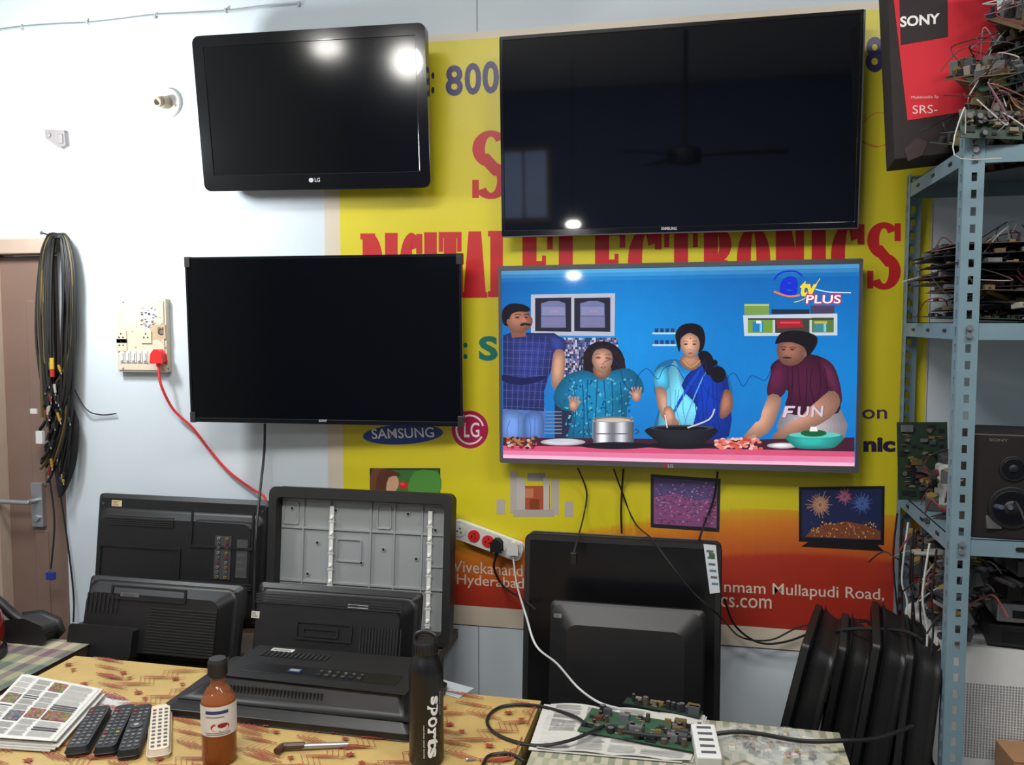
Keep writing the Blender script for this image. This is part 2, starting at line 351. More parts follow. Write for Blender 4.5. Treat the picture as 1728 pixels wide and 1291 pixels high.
for cx,cy,r,cl in ((1384,852,26,(204,150,120)),(1455,850,22,(80,110,180)),(1425,838,16,(176,100,130))):
    b.P(ell(cx,cy,r*.5,r*.5),tuple(int(z*.6+20) for z in cl))
    for k in range(40):
        a=k*.157+random.random()*.1; b.St([(cx+3*math.cos(a),cy+3*math.sin(a)),(cx+r*random.uniform(.5,1)*math.cos(a),cy+r*random.uniform(.5,1)*math.sin(a))],.8,cl,smooth=0)
b.P([(1358,906),(1372,892),(1400,884),(1430,880),(1460,886),(1486,896),(1486,911)],(130,74,50))
for i in range(110):
    a=random.uniform(1368,1480);c=random.uniform(880,906); b.Rc(a,c,a+2,c+2.5,random.choice([(226,180,110),(200,120,70),(110,60,50)]))
b.P([(1365,914),(1480,919),(1492,930),(1352,922)],(34,26,26)); part('printed_picture',b,M_print,ban,label='printed flat television showing fireworks over lights')
w=(214,200,182)
b=MB(bmp); b.Tx('Vivekanand',764,945,882,965,w,bold=.005,sl=.07); b.Tx('Hyderabad',771,968,884,991,w,bold=.005,sl=.07); part('address_lettering',b,M_print,ban)
b=MB(bmp); b.Tx('nmam Mullapudi Road,',1222,980,1492,1005,w,bold=.005,sl=.05); part('address_lettering',b,M_print,ban)
b=MB(bmp); b.Tx('cs.com',1216,1007,1302,1024,w,bold=.003,sl=.04); part('address_lettering',b,M_print,ban)
# ---------- wall TVs
def frameM(TL,TR,BL,BR,oT,oB):
    a=W(*TL,oT[0]);b_=W(*TR,oT[1]);c=W(*BL,oB[0]);d=W(*BR,oB[1])
    X=((b_-a)+(d-c)).normalized(); Z=((a-c)+(b_-d)); Z=(Z-X*Z.dot(X)).normalized(); Y=Z.cross(X)
    w=((b_-a).length+(d-c).length)/2; h=((a-c).length+(b_-d).length)/2; o=(c+d)/2
    M=Matrix(((X.x,Y.x,Z.x,o.x),(X.y,Y.y,Z.y,o.y),(X.z,Y.z,Z.z,o.z),(0,0,0,1))); return M,w,h
def wall_tv(label,q,oT,oB,th,bz,r,mb_,ms,mc):
    M,w,h=frameM(*q,oT,oB); e=thing('television',label,'television',M)
    b=MB(); b.ext(rr(-w/2+.002,w/2-.002,.002,h-.002,r),.006,th*.55); b.ext(rr(-w/2+.03,w/2-.03,.03,h-.03,r),th*.55,th,rr(-w/2+.07,w/2-.07,.07,h-.07,r)); part('back_cover',b,mc,e,smooth=True)
    l,rg,t,bt=bz
    b=MB(); b.ring(rr(-w/2,w/2,0,h,r),rr(-w/2+l,w/2-rg,bt,h-t,.001),0,.02,y2=.006); part('bezel',b,mb_,e,bev=.0015)
    b=MB(); b.box(-w/2+l-.001,w/2-rg+.001,.002,.0055,bt-.001,h-t+.001); part('screen',b,ms,e)
    b=MB(); gap=-(M@Vector((0,th,h/2))).y
    b.box(-.1,.1,th-.002,max(th+.002,th+gap-.016),h/2-.1,h/2+.1); part('wall_mount',b,M_rust,e)
    return e,M,w,h
def reflect(px,py,M,yt):
    l=PL(px,py,M,-.002); P=M@l; n=(M.to_3x3()@Vector((0,-1,0))).normalized(); d=ray(px,py).normalized(); r=d-2*d.dot(n)*n
    return P+r*((yt-P.y)/r.y)
e,M1,w,h=wall_tv('glossy black television with thick rounded bezel, switched off',((333,62),(725,38),(345,322),(727,316)),(.15,.15),(.09,.09),.06,(.034,.030,.030,.044),.02,M_gloss,M_scr1,M_gloss)
b=MB(mp=lambda a,c,l:PL(a,c,M1,.0006+l)); b.P(ell(525,304,4,4,16),(190,190,195)); b.Tx('LG',531,300,540,307,(190,190,195)); part('logo',b,M_col,e)
e,M2,w,h=wall_tv('large slim television switched off, mounted above the lit one',((843,64),(1452,16),(845,398),(1450,385)),(.090,.090),(.065,.065),.045,(.008,.008,.009,.016),.004,M_gloss,M_scrb,M_blk)
b=MB(mp=lambda a,c,l:PL(a,c,M2,.0006+l)); b.Tx('SAMSUNG',1116,383,1142,388,(200,200,205),bold=.02); part('logo',b,M_col,e)
b=MB(); b.box(-w/2,w/2,-.001,.014,-.003,0); b.box(w/2,w/2+.003,-.001,.014,0,h); part('edge_trim',b,M_grey,e)
e,M3,w,h=wall_tv('slim black television with corner guards, switched off',((318,434),(782,430),(322,712),(782,718)),(.14,.085),(.13,.075),.045,(.006,.006,.006,.012),.003,M_gloss,M_scr,M_blk)
M_tape=mat('clear_tape',(50,50,48),.25)
for sx in (-1,1):
    for z in (0,h):
        b=MB()
        zz=(-.003,.028) if z==0 else (h-.028,h+.003); xx=(-w/2-.003,-w/2+.014) if sx<0 else (w/2-.014,w/2+.003)
        b.box(xx[0],xx[1],-.002,.02,zz[0],zz[1])
        part('corner_guard',b,M_tape,e,.001)
b=MB(mp=lambda a,c,l:PL(a,c,M3,.0006+l)); b.Tx('SONY',538,708,552,712,(190,190,195)); part('logo',b,M_col,e)
e,M4,w,h=wall_tv('grey-framed television switched on showing a cooking programme',((841,450),(1454,437),(843,780),(1450,798)),(.065,.065),(.065,.065),.045,(.007,.009,.012,.022),.006,M_grey,M_scr,M_blk2)
b=MB(mp=lambda a,c,l:PL(a,c,M4,.0006+l)); b.Tx('LG',1127,783,1136,789,(170,170,175)); b.P(ell(1122,786,3,3,12),(170,30,60)); part('logo',b,M_col,e)
p=MB(mp=lambda a,c,l:PL(a,c,M4,-.0017+l)); p.shade=True
l_,r_,t_,bt_=.007,.009,.012,.022
def bgc(u,v):
    g=math.exp(-((u-.33)**2*9+(v-.35)**2*3)); k=math.exp(-((u-.95)**2*8+(v-.5)**2*3))
    base=(6+10*v,76+18*v,148+20*v); c=[base[0]+10*g+4*k,base[1]+52*g+34*k,base[2]+56*g+36*k]
    if v<.06: 
        q=(1-v/.06); c=[c[0]+80*q,c[1]+60*q,c[2]+30*q]
    return [min(255,x) for x in c]
nx,ny=90,50
for i in range(nx):
    for j in range(ny):
        xa=-w/2+l_+(w-l_-r_)*i/nx; xb=-w/2+l_+(w-l_-r_)*(i+1)/nx
        za=h-t_-(h-t_-bt_)*j/ny; zb_=h-t_-(h-t_-bt_)*(j+1)/ny
        p.add([(xa,.0018,za),(xb,.0018,za),(xb,.0018,zb_),(xa,.0018,zb_)],[(0,1,2,3)],0,S(*bgc((i+.5)/nx,(j+.5)/ny)))
LX=849; RX=1442
p.P([(896,497),(1038,495),(1037,567),(896,566)],(176,180,196)); 
for a in (903,969):
    p.P([(a,503),(a+61,502),(a+61,560),(a,559)],(36,34,50)); p.P([(a+10,512),(a+24,508),(a+40,508),(a+51,512),(a+52,553),(a+10,553)],(108,116,156)); p.P([(a+12,518),(a+50,518),(a+50,532),(a+12,532)],(130,132,172)); p.P([(a+12,536),(a+50,536),(a+50,550),(a+12,550)],(118,116,154)); p.Rc(a+26,524,a+40,527,(166,130,160)); p.Rc(a+10,533,a+52,534,(80,80,110))
for i in range(34):
    for j in range(24):
        a=936+i*3.15;c=570+j*3.9
        g=random.choice([(70,60,90),(170,160,180),(130,120,150),(40,40,60),(195,190,200),(110,76,100)]); p.add([p.mp(a,c,p.l),p.mp(a+2.9,c,p.l),p.mp(a+2.9,c+3.6,p.l),p.mp(a,c+3.6,p.l)],[(0,1,2,3)],0,S(*g))
p.up(1e-5)
p.Rc(936,662,1046,742,(36,40,66))
for k in range(7): p.Rc(918,694+k*6,948,696+k*6,(120,126,146))
for yy in (561,581):
    p.Rc(1101,yy,1141,yy+3,(180,210,230)); 
    for k in range(4): p.Rc(1105+k*9,yy-7,1111+k*9,yy,(30,60,110))
p.Rc(1256,513,1298,531,(116,150,70)); p.Rc(1256,513,1298,516,(170,190,120)); p.Rc(1302,522,1366,530,(26,40,60)); p.Rc(1368,516,1408,530,(70,60,90))
p.P([(1254,532),(1413,529),(1413,566),(1256,567)],(190,198,210)); p.Rc(1262,537,1304,562,(110,150,56)); p.Rc(1308,537,1366,562,(60,60,50)); p.Rc(1370,536,1407,561,(86,116,56)); p.Rc(1262,537,1407,540,(60,60,60))
p.P([(1310,541),(1352,539),(1356,552),(1312,554)],(166,24,40)); p.Rc(1316,543,1350,546,(206,70,80)); p.Rc(1270,543,1288,560,(30,120,180)); p.Rc(1282,543,1286,560,(120,190,220)); p.Rc(1276,541,1284,546,(220,220,230)); p.Rc(1374,546,1396,560,(60,130,140)); p.Rc(1390,546,1394,560,(140,190,190)); p.Rc(1374,542,1396,546,(196,170,60))
skin=(158,104,84); sk2=(190,142,118); hair=(18,13,17)
def folds(n,x0,x1,y0,y1,c,w=1.2):
    for k in range(n):
        a=x0+(x1-x0)*(k+.5)/n+random.uniform(-3,3); p.St([(a,y0+random.uniform(0,14)),(a+random.uniform(-5,5),(y0+y1)/2),(a+random.uniform(-6,6),y1-random.uniform(0,14))],w,c)
p.P([(849,688),(920,690),(918,752),(849,750)],(78,112,182))
p.P([(849,694),(884,700),(880,752),(849,748)],(104,140,206),smooth=3); p.P([(886,700),(916,698),(914,748),(888,748)],(92,126,194),smooth=3); folds(4,855,912,698,748,(70,100,166))
p.P([(849,566),(866,560),(900,562),(935,562),(950,572),(940,600),(928,630),(918,660),(918,694),(849,690)],(46,54,122),smooth=1)
for k in range(16): p.St([(851+k*5.4,566+(k%3)),(850+k*4.6,690)],.8,(80,88,156) if k%2 else (30,34,90),smooth=0)
for k in range(18): p.St([(849,570+k*6.8),(925-k*.3 if k>7 else 942,573+k*6.8)],.7,(74,84,152) if k%2 else (28,30,84),smooth=0)
p.P([(849,632),(880,638),(922,634),(914,642),(880,650),(849,644)],(22,26,74),smooth=2,sh=False)
p.P([(860,548),(886,552),(888,568),(864,570)],(132,84,68))
p.P([(852,534),(857,522),(872,518),(888,521),(895,532),(899,541),(895,553),(882,561),(866,561),(855,550)],skin,smooth=4)
p.P([(848,544),(848,524),(860,513),(880,513),(894,520),(891,526),(874,526),(862,532),(857,550)],hair,smooth=4,sh=False)
p.P(ell(873,535.5,4.6,2.4),(128,82,66)); p.P(ell(888,535.5,4.2,2.4),(128,82,66))
for a in (873,888): p.P(ell(a,536,2.8,1.1),(58,36,34))
p.St([(868,531.5),(874,530),(880,532)],1.2,(48,30,28)); p.St([(884,531.5),(888,530),(893,531.5)],1.2,(48,30,28)); p.P([(878,547),(886,545),(896,547),(893,550),(886,549),(879,550.6)],(34,24,22),smooth=3); p.P([(882,536),(885,536),(888,543),(881,544)],(176,120,96),smooth=3); p.P(ell(885,544.5,4,1),(122,76,60)); p.P(ell(887,554,4.2,1.2),(116,64,60)); p.P(ell(858,543,3,5),(142,92,74))
p.P([(926,566),(944,568),(956,578),(948,600),(930,590)],(50,60,130),smooth=3)
p.P([(934,596),(948,590),(954,604),(950,644),(940,658),(930,646)],sk2,smooth=3)
p.P([(986,620),(984,600),(994,584),(1012,576),(1034,580),(1050,596),(1056,622),(1056,644),(1044,658),(1000,656),(984,642)],(34,22,28),smooth=4)
for k in range(16): p.St([(1018+random.uniform(-8,8),584),(1018+(-1)**k*random.uniform(24,38),606),(1018+(-1)**k*random.uniform(26,46),650)],1,(40,26,32))
p.P([(936,660),(955,634),(985,625),(1010,632),(1036,625),(1062,622),(1082,640),(1086,662),(1070,664),(1058,690),(1050,750),(962,750),(966,700),(950,692),(936,680)],(20,118,162),smooth=3)
for i in range(190):
    a=random.uniform(952,1066);c=random.uniform(638,746); p.P(ell(a,c,1.7,2.7,6,random.uniform(0,90)),random.choice([(60,150,180),(8,76,124),(30,130,174),(96,176,196)]))
folds(7,960,1056,640,746,(8,74,116),1.8)
p.P([(1002,618),(1030,618),(1028,634),(1016,640),(1004,634)],(150,104,84),smooth=3)
p.P([(999,605),(1004,592),(1018,588),(1030,593),(1034,606),(1030,619),(1019,630),(1008,626),(1001,616)],sk2,smooth=4)
p.P(ell(1009,603.5,4.8,2.6),(158,110,90)); p.P(ell(1026,604,4.8,2.6),(158,110,90))
p.St([(1005,604.5),(1009,603.5),(1013,604.5)],1.2,(84,54,46)); p.St([(1022,605),(1026,604),(1030,605)],1.2,(84,54,46)); p.St([(1004,598.5),(1009,597),(1013,598.5)],.9,(76,50,44)); p.St([(1021,598.5),(1026,597.5),(1031,599)],.9,(76,50,44)); p.P(ell(1017.5,612,3,2),(206,156,132)); p.P(ell(1017.5,614,3,.8),(150,102,84)); p.P(ell(1018,620,4.4,1.8),(132,66,64)); p.P(ell(1018,619.6,2.8,.6),(176,150,146))
for cx,cy,sg in ((968,684,1),(1074,668,-1)):
    p.P(ell(cx,cy,8,10,16),sk2,sh=True)
    for k in range(4): p.St([(cx-5+k*3.6,cy-5),(cx-8+k*5.4,cy-15)],3.0,(176,128,106),smooth=0)
    p.St([(cx+sg*4,cy),(cx+sg*12,cy-7)],3.2,(176,128,106),smooth=0)
p.P([(1104,628),(1116,612),(1140,606),(1160,614),(1184,606),(1206,612),(1226,628),(1236,660),(1232,700),(1222,738),(1108,738),(1112,690),(1104,660)],(36,130,200),smooth=3)
p.P([(1138,608),(1152,640),(1190,690),(1222,720),(1222,738),(1120,738),(1114,690),(1120,650)],(112,200,226),smooth=3)
p.P([(1186,608),(1206,614),(1228,640),(1230,736),(1168,738),(1178,690),(1150,650)],(12,54,164),smooth=3); folds(6,1172,1226,640,732,(8,38,128),1.6)
p.St([(1192,612),(1170,640),(1140,690),(1122,736)],5,(20,66,186)); p.St([(1198,614),(1180,650),(1160,700),(1150,736)],2,(90,160,220)); folds(5,1118,1160,650,732,(80,160,196),1.4)
p.P([(1104,630),(1122,618),(1130,640),(1126,658),(1106,656)],(76,180,220),smooth=3)
p.P([(1106,656),(1124,658),(1126,690),(1146,712),(1140,718),(1116,702)],sk2,smooth=3); p.P([(1220,660),(1234,662),(1236,690),(1222,706),(1214,700)],skin,smooth=3)
p.P([(1152,600),(1178,600),(1186,612),(1166,626),(1148,612)],(172,122,98),smooth=3)
p.P([(1142,580),(1140,562),(1152,548),(1172,546),(1186,554),(1190,574),(1184,592),(1170,590),(1160,560),(1150,580),(1146,594)],hair,smooth=4,sh=False)
p.P([(1148,582),(1151,567),(1162,561),(1175,565),(1181,580),(1177,595),(1166,605),(1155,598)],(204,154,128),smooth=4)
p.P([(1143,580),(1148,560),(1164,554),(1182,562),(1187,582),(1179,570),(1164,562),(1151,569)],hair,smooth=4,sh=False)
p.P([(1178,596),(1192,592),(1204,606),(1202,630),(1194,632),(1184,616)],hair,smooth=3,sh=False); p.P(ell(1212,632,13,14),hair); p.P(ell(1206,612,5,5),hair)
for a in (1157,1172): p.P(ell(a,580.6,4.2,2.2),(164,116,94)); p.P(ell(a,581,2.8,1),(64,42,40)); p.St([(a-4,576.6),(a,575.4),(a+4,576.6)],.9,(64,44,40))
p.P(ell(1164.6,588,2.6,2),(216,166,140)); p.P(ell(1164.6,590,2.8,.7),(160,108,86)); p.P(ell(1165,596,3.6,1.3),(158,62,68)); p.P(ell(1165,571,1.1,1.1),(150,20,30))
p.St([(1152,608),(1166,620),(1182,608)],1,(200,170,90)); p.P([(1120,690),(1132,686),(1140,706),(1132,720),(1122,712)],sk2,smooth=3)
p.P([(1322,690),(1418,690),(1424,745),(1370,752),(1318,748)],(166,156,162),smooth=2)
p.P([(1310,650),(1300,620),(1318,604),(1350,598),(1380,600),(1404,616),(1416,650),(1418,690),(1400,700),(1340,700),(1324,690),(1330,660)],(70,20,48),smooth=3)
p.P([(1298,640),(1306,616),(1322,606),(1332,630),(1324,664),(1302,676),(1294,660)],(84,26,58),smooth=3); p.P([(1384,604),(1406,616),(1418,650),(1420,680),(1404,664),(1392,640)],(86,30,60),smooth=3)
folds(6,1330,1400,610,696,(46,10,30),1.6)
p.P([(1296,668),(1318,672),(1310,706),(1294,732),(1264,742),(1256,734),(1282,718)],sk2,smooth=3)
for k in range(4): p.St([(1276,734+k*3),(1256+k*2,742+k*3)],3.0,(176,128,106),smooth=0)
p.P([(1398,660),(1418,676),(1400,706),(1340,736),(1310,742),(1306,732),(1350,712)],(176,128,106),smooth=3)
p.P([(1311,596),(1314,578),(1328,571),(1347,573),(1361,586),(1356,606),(1338,617),(1320,613)],(142,94,78),smooth=4)
p.P([(1308,580),(1318,562),(1346,558),(1376,566),(1378,582),(1364,600),(1357,586),(1338,578),(1320,578)],hair,smooth=4,sh=False)
for a in (1322,1337): p.P(ell(a,589.6,4,2.2),(112,74,62)); p.P(ell(a,590,2.6,1),(50,34,32))
p.St([(1317,586.4),(1322,585),(1327,586.4)],1.2,(34,24,24)); p.St([(1332,587),(1338,585.4),(1343,588)],1.2,(34,24,24)); p.P(ell(1327,598,2.8,2),(156,106,88)); p.P(ell(1327,600,3,.8),(104,68,56)); p.P([(1319,603.5),(1327,602),(1337,604),(1328,605.6)],(44,30,30),smooth=3); p.P(ell(1327,609,4,1.1),(112,62,60)); p.P(ell(1358,598,3,5),(130,84,70))
p.P([(LX,738),(1250,742),(RX,738),(RX,768),(1150,762),(LX,756)],(64,26,44))
p.P([(LX,752),(1150,756),(RX,762),(RX,787),(1150,781),(LX,773)],(206,80,116)); p.P([(LX,760),(1150,766),(RX,771),(RX,787),(1150,781),(LX,773)],(222,120,156)); p.P([(LX,767),(1150,775),(RX,781),(RX,787),(1150,781),(LX,773)],(240,180,206))
for i in range(60):
    a=random.uniform(856,905);c=random.uniform(738,756); p.P(ell(a,c,3.5,2.4,8),random.choice([(150,40,40),(200,170,150),(60,40,40),(170,110,60)]))
p.P(ell(950,746,38,6),(216,216,222),sh=True); p.P(ell(950,744,26,3.5),(190,196,206))
p.P([(1000,708),(1069,708),(1070,740),(1062,752),(1008,752),(1000,740)],(150,154,164))
for k in range(28): 
    g=[90,110,140,180,220,240,244,236,210,180,150,130,120,110,120,140,170,190,206,214,200,180,150,130,110,100,90,80][k]; p.Rc(1001+k*2.45,712,1003.6+k*2.45,750,(g,g,min(255,g+8)))
p.P(ell(1035,708,35,5),(120,110,110)); p.P(ell(1035,709,29,3.4),(196,180,160)); p.St([(996,724),(990,728),(996,732)],2,(60,60,66)); p.St([(1072,724),(1078,728),(1072,732)],2,(60,60,66)); p.Rc(1004,731,1066,733,(110,100,100))
p.P(ell(1040,752,60,6),(22,22,30)); p.P(ell(1150,752,60,6),(20,20,26))
p.P([(1094,722),(1206,722),(1198,740),(1174,752),(1126,752),(1102,740)],(30,30,36),smooth=3); p.P(ell(1150,722,55,5),(60,60,68)); p.P(ell(1150,723,46,3.4),(16,14,16)); p.St([(1160,722),(1196,708),(1206,690)],2.5,(196,196,200)); p.St([(1126,722),(1122,700)],2,(210,210,214))
for i in range(90):
    a=random.uniform(1206,1284);c=random.uniform(740,758); p.P(ell(a,c,4,2.4,8),random.choice([(206,90,70),(220,120,100),(190,60,60),(226,180,170)]))
p.P(ell(1320,752,26,5),(214,210,214),sh=True)
p.P([(1330,734),(1420,734),(1412,752),(1396,757),(1352,757),(1336,750)],(44,160,152),smooth=3); p.P(ell(1375,734,44,5),(90,190,180)); p.P(ell(1373,731,22,6),(20,90,50)); p.P([(1366,728),(1368,720),(1378,720),(1380,728)],(230,230,230))
p.St([(1018,612),(1034,606),(1046,622),(1054,648),(1070,660),(1076,636),(1092,622),(1110,640),(1120,622),(1140,618),(1160,648),(1176,650),(1186,610),(1192,620),(1186,650),(1214,676),(1226,640),(1240,630),(1254,652),(1268,634),(1290,642),(1300,626)],1.1,(20,40,110))
p.Tx('e',1313,466,1344,502,(16,44,200),bold=.04,it=.15); p.St([(1306,472),(1318,460),(1342,458),(1354,466)],3,(16,44,200)); p.St([(1306,492),(1330,500),(1350,498)],3,(236,120,40))
p.Tx('tv',1348,474,1376,500,(246,206,40),bold=.04,it=.15); p.St([(1376,488),(1400,493),(1436,494)],1.4,(240,240,245)); p.St([(1340,510),(1360,502),(1384,470)],1.2,(246,206,40))
p.Tx('PLUS',1358,496,1420,514,(200,26,60),bold=.06,it=.1); p.Tx('PLUS',1360,498,1418,512,(250,250,252),bold=.01,it=.1)
for dxx,cc in ((1.2,(90,70,90)),(0,(206,188,204))):
    p.P([(1325+dxx,685),(1342+dxx,685),(1341+dxx,689),(1330+dxx,689),(1329+dxx,693),(1338+dxx,693),(1337+dxx,697),(1328+dxx,697),(1326+dxx,704),(1320+dxx,704)],cc); p.Tx('U',1345+dxx,686,1364+dxx,704,cc,bold=.02,it=.1); p.Tx('N',1369+dxx,685,1388+dxx,703,cc,bold=.02,it=.1)
part('picture',p,M_tvpic,e)
# ---------- small wall things
pt=W(285,175,0); b=MB(); b.cyl((0,0,0),(0,-.012,0),.046,.044,n=28); e=thing('lamp_socket','round white wall plate with an empty brass bulb socket','light fitting',Tr(pt.x,-.0005,pt.z)); part('base_plate',b,M_white,e,.002,True)
b=MB(); b.cyl((.002,-.012,0),(.0,-.045,-.006),.02,.018,n=18); b.cyl((.0,-.045,-.006),(-.002,-.056,-.008),.016,.014,n=18); b.cyl((-.002,-.0555,-.008),(-.002,-.057,-.008),.010,n=14,m=1); b.cyl((.03,-.012,-.01),(.03,-.016,-.01),.004)
part('socket',b,[mat('aged_brass',(150,136,112),.4,metal=.3),M_blk],e,.001,True)
pt=W(102,236,0); e=thing('lamp_bracket','small grey plastic end holder of a wall tube lamp','lamp bracket',Tr(pt.x,-.0005,pt.z))
b=MB(); b.ext([(-.035,.026),(.03,.022),(.034,-.02),(.012,-.028),(-.034,.004)],-.022,0); b.cyl((-.02,-.022,.01),(-.02,-.03,.01),.007); b.box(.012,.03,-.03,-.022,-.018,.012); part('holder',b,mat('bracket_grey',(120,116,116),.5),e,.003)
q0=W(203,505,0);q1=W(290,628,0); cx=(q0.x+q1.x)/2; sw=q1.x-q0.x; sh=q0.z-q1.z
SM=Tr(cx,-.0005,q1.z); e=thing('switchboard','worn cream switchboard with sockets, switches and torn stickers','switchboard',SM)
b=MB(); b.box(-sw/2,sw/2,-.022,0,0,sh); b.box(-sw/2+.006,sw/2-.006,-.026,-.022,.006,sh-.006); part('panel',b,M_cream,e,.003)
for i in range(6):
    b=MB(); xx=-sw/2+.014+i*.0205; b.box(xx,xx+.017,-.029,-.026,.03,.068); b.box(xx+.004,xx+.013,-.033,-.029,.036,.062); part('switch',b,M_white,e,.001)
for (a,z) in ((-sw/2+.02,.11),(.02,.11),(-sw/2+.02,.085)):
    b=MB(); b.box(a-.016,a+.02,-.030,-.026,z-.018,z+.02); 
    for dx_,dz_ in ((-.006,0),(.008,0),(.001,.011)): b.cyl((a+dx_,-.0305,z+dz_),(a+dx_,-.030,z+dz_),.0028,m=1)
    part('socket',b,[M_cream,M_blk],e,.001)
b=MB(mp=lambda a,c,l:PL(a,c,SM,.0262+l))
b.P([(236,524),(262,516),(264,556),(250,560),(240,548)],(190,184,180)); b.P([(214,516),(232,520),(228,548),(212,544)],(220,212,196)); b.P([(252,550),(278,546),(280,572),(254,574)],(180,160,130)); b.P([(266,552),(276,552),(276,564),(266,564)],(120,100,80)); b.Tx('C',267,554,276,566,(40,30,30))
for i in range(34): a=random.uniform(238,264);c=random.uniform(518,556); b.P(ell(a,c,2.4,1.4,6),random.choice([(60,60,90),(120,90,80),(190,190,200),(90,110,160),(150,140,130)]))
for a,c in ((208,510),(284,510),(208,622),(284,622)): b.P(ell(a,c,1.8,1.8,8),(120,110,96))
for i in range(16): a=random.uniform(208,286);c=random.uniform(508,620); b.P(ell(a,c,random.uniform(1,3),random.uniform(.8,2),7),(170,150,126))
part('sticker',b,M_paper,e,label='torn paper stickers')
pl=W(265,603,.05); e=thing('plug','red three-pin plug pushed into the switchboard','plug',Tr(pl.x,pl.y,pl.z))
b=MB(); b.ext([(-.02,-.016),(.02,-.016),(.017,.01),(.006,.022),(-.006,.022),(-.017,.01)],-.006,.019); b.cyl((0,.006,-.012),(0,.006,-.03),.007); part('plug_body',b,M_red,e,.003)
def cable(pts,r,m,label,n=7,group=None,name='cable'):
    b=MB(); b.tube(pts,r,n); return top(name,b,m,label,'cable',smooth=True,group=group)
cable([(pl.x,pl.y+.006,pl.z-.03),W(272,650,.05),W(292,690,.03),W(325,722,.02),W(350,755,.015),W(385,795,.015),W(425,825,.02),W(447,840,.04),W(455,878,.07)],.0042,M_cabred,'red power cable drooping from the switchboard plug')
cable([W(447,716,.09),W(446,760,.05),W(440,820,.1),W(432,900,.2),W(430,960,.22),W(428,1030,.25)],.004,M_cable,'black cord hanging down from the wall television')
# cable bundle
cols=[(16,16,18),(24,22,22),(20,20,24),(26,24,22),(24,24,24),(30,28,26),(18,18,20),(18,18,20),(84,70,30)]
e=thing('cable_bundle','thick bunch of looped black audio cables hung on a nail','cable bundle',Tr(*W(98,400,0)))
o=Vector(W(98,400,0))
b=MB()
for i in range(64):
    rx=random.uniform(9,33) if i%3 else random.uniform(22,33); bot=random.uniform(660,830); sx=random.uniform(-9,9)
    cl=S(*random.choice(cols)); off=random.uniform(.012,.06); k=rx/30; j1,j2=random.uniform(-4,4),random.uniform(-4,4)
    pts=[(98+sx*.5-rx*.7,bot*.75+110,off),(98-rx*1.0+sx*.3+j1,560,off),(98-rx*.95,450,off),(98-rx*.55,408-8*k,off),(98,404-8*k,off+.005),(98+rx*.5,408-6*k,off),(98+rx*.85,460,off),(100+rx*.8+sx*.3+j2,560,off),(102+rx*.4+sx,bot*.7+150,off),(96+sx*1.8,bot-20,off),(88+sx*2.4,bot,off)]
    b.tube([W(a,c,f)-o for a,c,f in pts],.0042,6,c=cl,sm=4)
for i in range(14):
    b.tube([W(112+i,640+i*4,.04)-o,W(122+i*.8,720,.04)-o,W(116+i*.7,790,.04)-o,W(100,812+i*2,.04)-o,W(84+i,760,.04)-o],.0035,6,c=S(22,22,24),sm=4)
part('cable_loop',b,M_col,e,smooth=True)
b=MB()
for i in range(30):
    a=random.choice([random.gauss(84,6),random.gauss(96,12)]);c=random.choice([random.uniform(600,700),random.uniform(680,820)]); P0=W(a,c,.066)-o; dr=Vector((random.uniform(-.4,.4),0,-1)).normalized()*random.uniform(.018,.03)
    cl=S(*((150,118,30) if i%7==0 else (120,30,30) if i%9==1 else (160,158,150) if i%8==2 else (28,28,30))); b.cyl(P0,P0+dr,.0045,.0038,8,c=cl); b.cyl(P0+dr,P0+dr*1.35,.0018,c=S(150,150,150),n=6)
P0=W(88,620,.07)-o; b.cyl(P0+Vector((0,0,.03)),P0+Vector((0,0,-.03)),.007,c=S(190,156,40)); b.cyl(P0+Vector((0,0,-.005)),P0+Vector((0,0,-.03)),.0075,c=S(160,40,36))
P0=W(68,738,.06)-o; b.box(P0.x-.012,P0.x+.012,P0.y-.006,P0.y+.006,P0.z-.02,P0.z+.02,c=S(200,200,196))
P0=W(86,972,.05)-o; b.box(P0.x-.013,P0.x+.013,P0.y-.008,P0.y+.008,P0.z-.012,P0.z+.012,c=S(30,50,130)); b.tube([W(84,810,.04)-o,W(92,880,.04)-o,W(86,960,.05)-o],.003,c=S(22,22,24))
b.tube([W(92,770,.04)-o,W(112,900,.03)-o,W(124,1000,.03)-o,W(124,1050,.04)-o],.003,c=S(22,22,24))
P0=W(60,694,.05)-o; b.box(P0.x-.018,P0.x+.006,P0.y-.003,P0.y+.003,P0.z-.008,P0.z+.008,c=S(196,196,190))
b.tube([W(122,650,.03)-o,W(145,690,.02)-o,W(170,700,.01)-o,W(196,698,.01)-o],.0022,c=S(40,40,44))
part('connector',b,M_col,e,smooth=True,label='coloured plugs and connectors')
b=MB(); b.cyl((0,0,.0),(0,-.07,.006),.003); b.cyl((0,-.07,.006),(0,-.072,.006),.006); part('nail',b,M_rust,e)
# ---------- tables
ZT=.75
def table_legs(x0,x1,y0,y1,zt,par,m):
    for a in (x0+.06,x1-.06):
        for c in (y0+.06,y1-.06):
            b=MB(); b.box(a-.025,a+.025,c-.025,c+.025,0,zt-.03); part('leg',b,m,par,.003)
A=T(130,1105,ZT);B=T(912,1185,ZT)
ty1=(A.y+B.y)/2; tx0=A.x; tx1=B.x; ty0=-2.05
C=Vector(((tx0+tx1)/2,(ty0+ty1)/2,0)); e=thing('table','work table covered with a yellow cloth patterned with red leaves','table',Tr(*C))
b=MB(); b.box(tx0-C.x+.005,tx1-C.x-.005,ty0-C.y+.005,ty1-C.y-.005,ZT-.035,ZT-.003); part('table_top',b,M_wood,e)
table_legs(tx0-C.x,tx1-C.x,ty0-C.y,ty1-C.y,ZT,e,M_wood)
yel=(180,152,92); b=MB(mp=lambda a,c,l:(a,c,ZT+.0006+l))
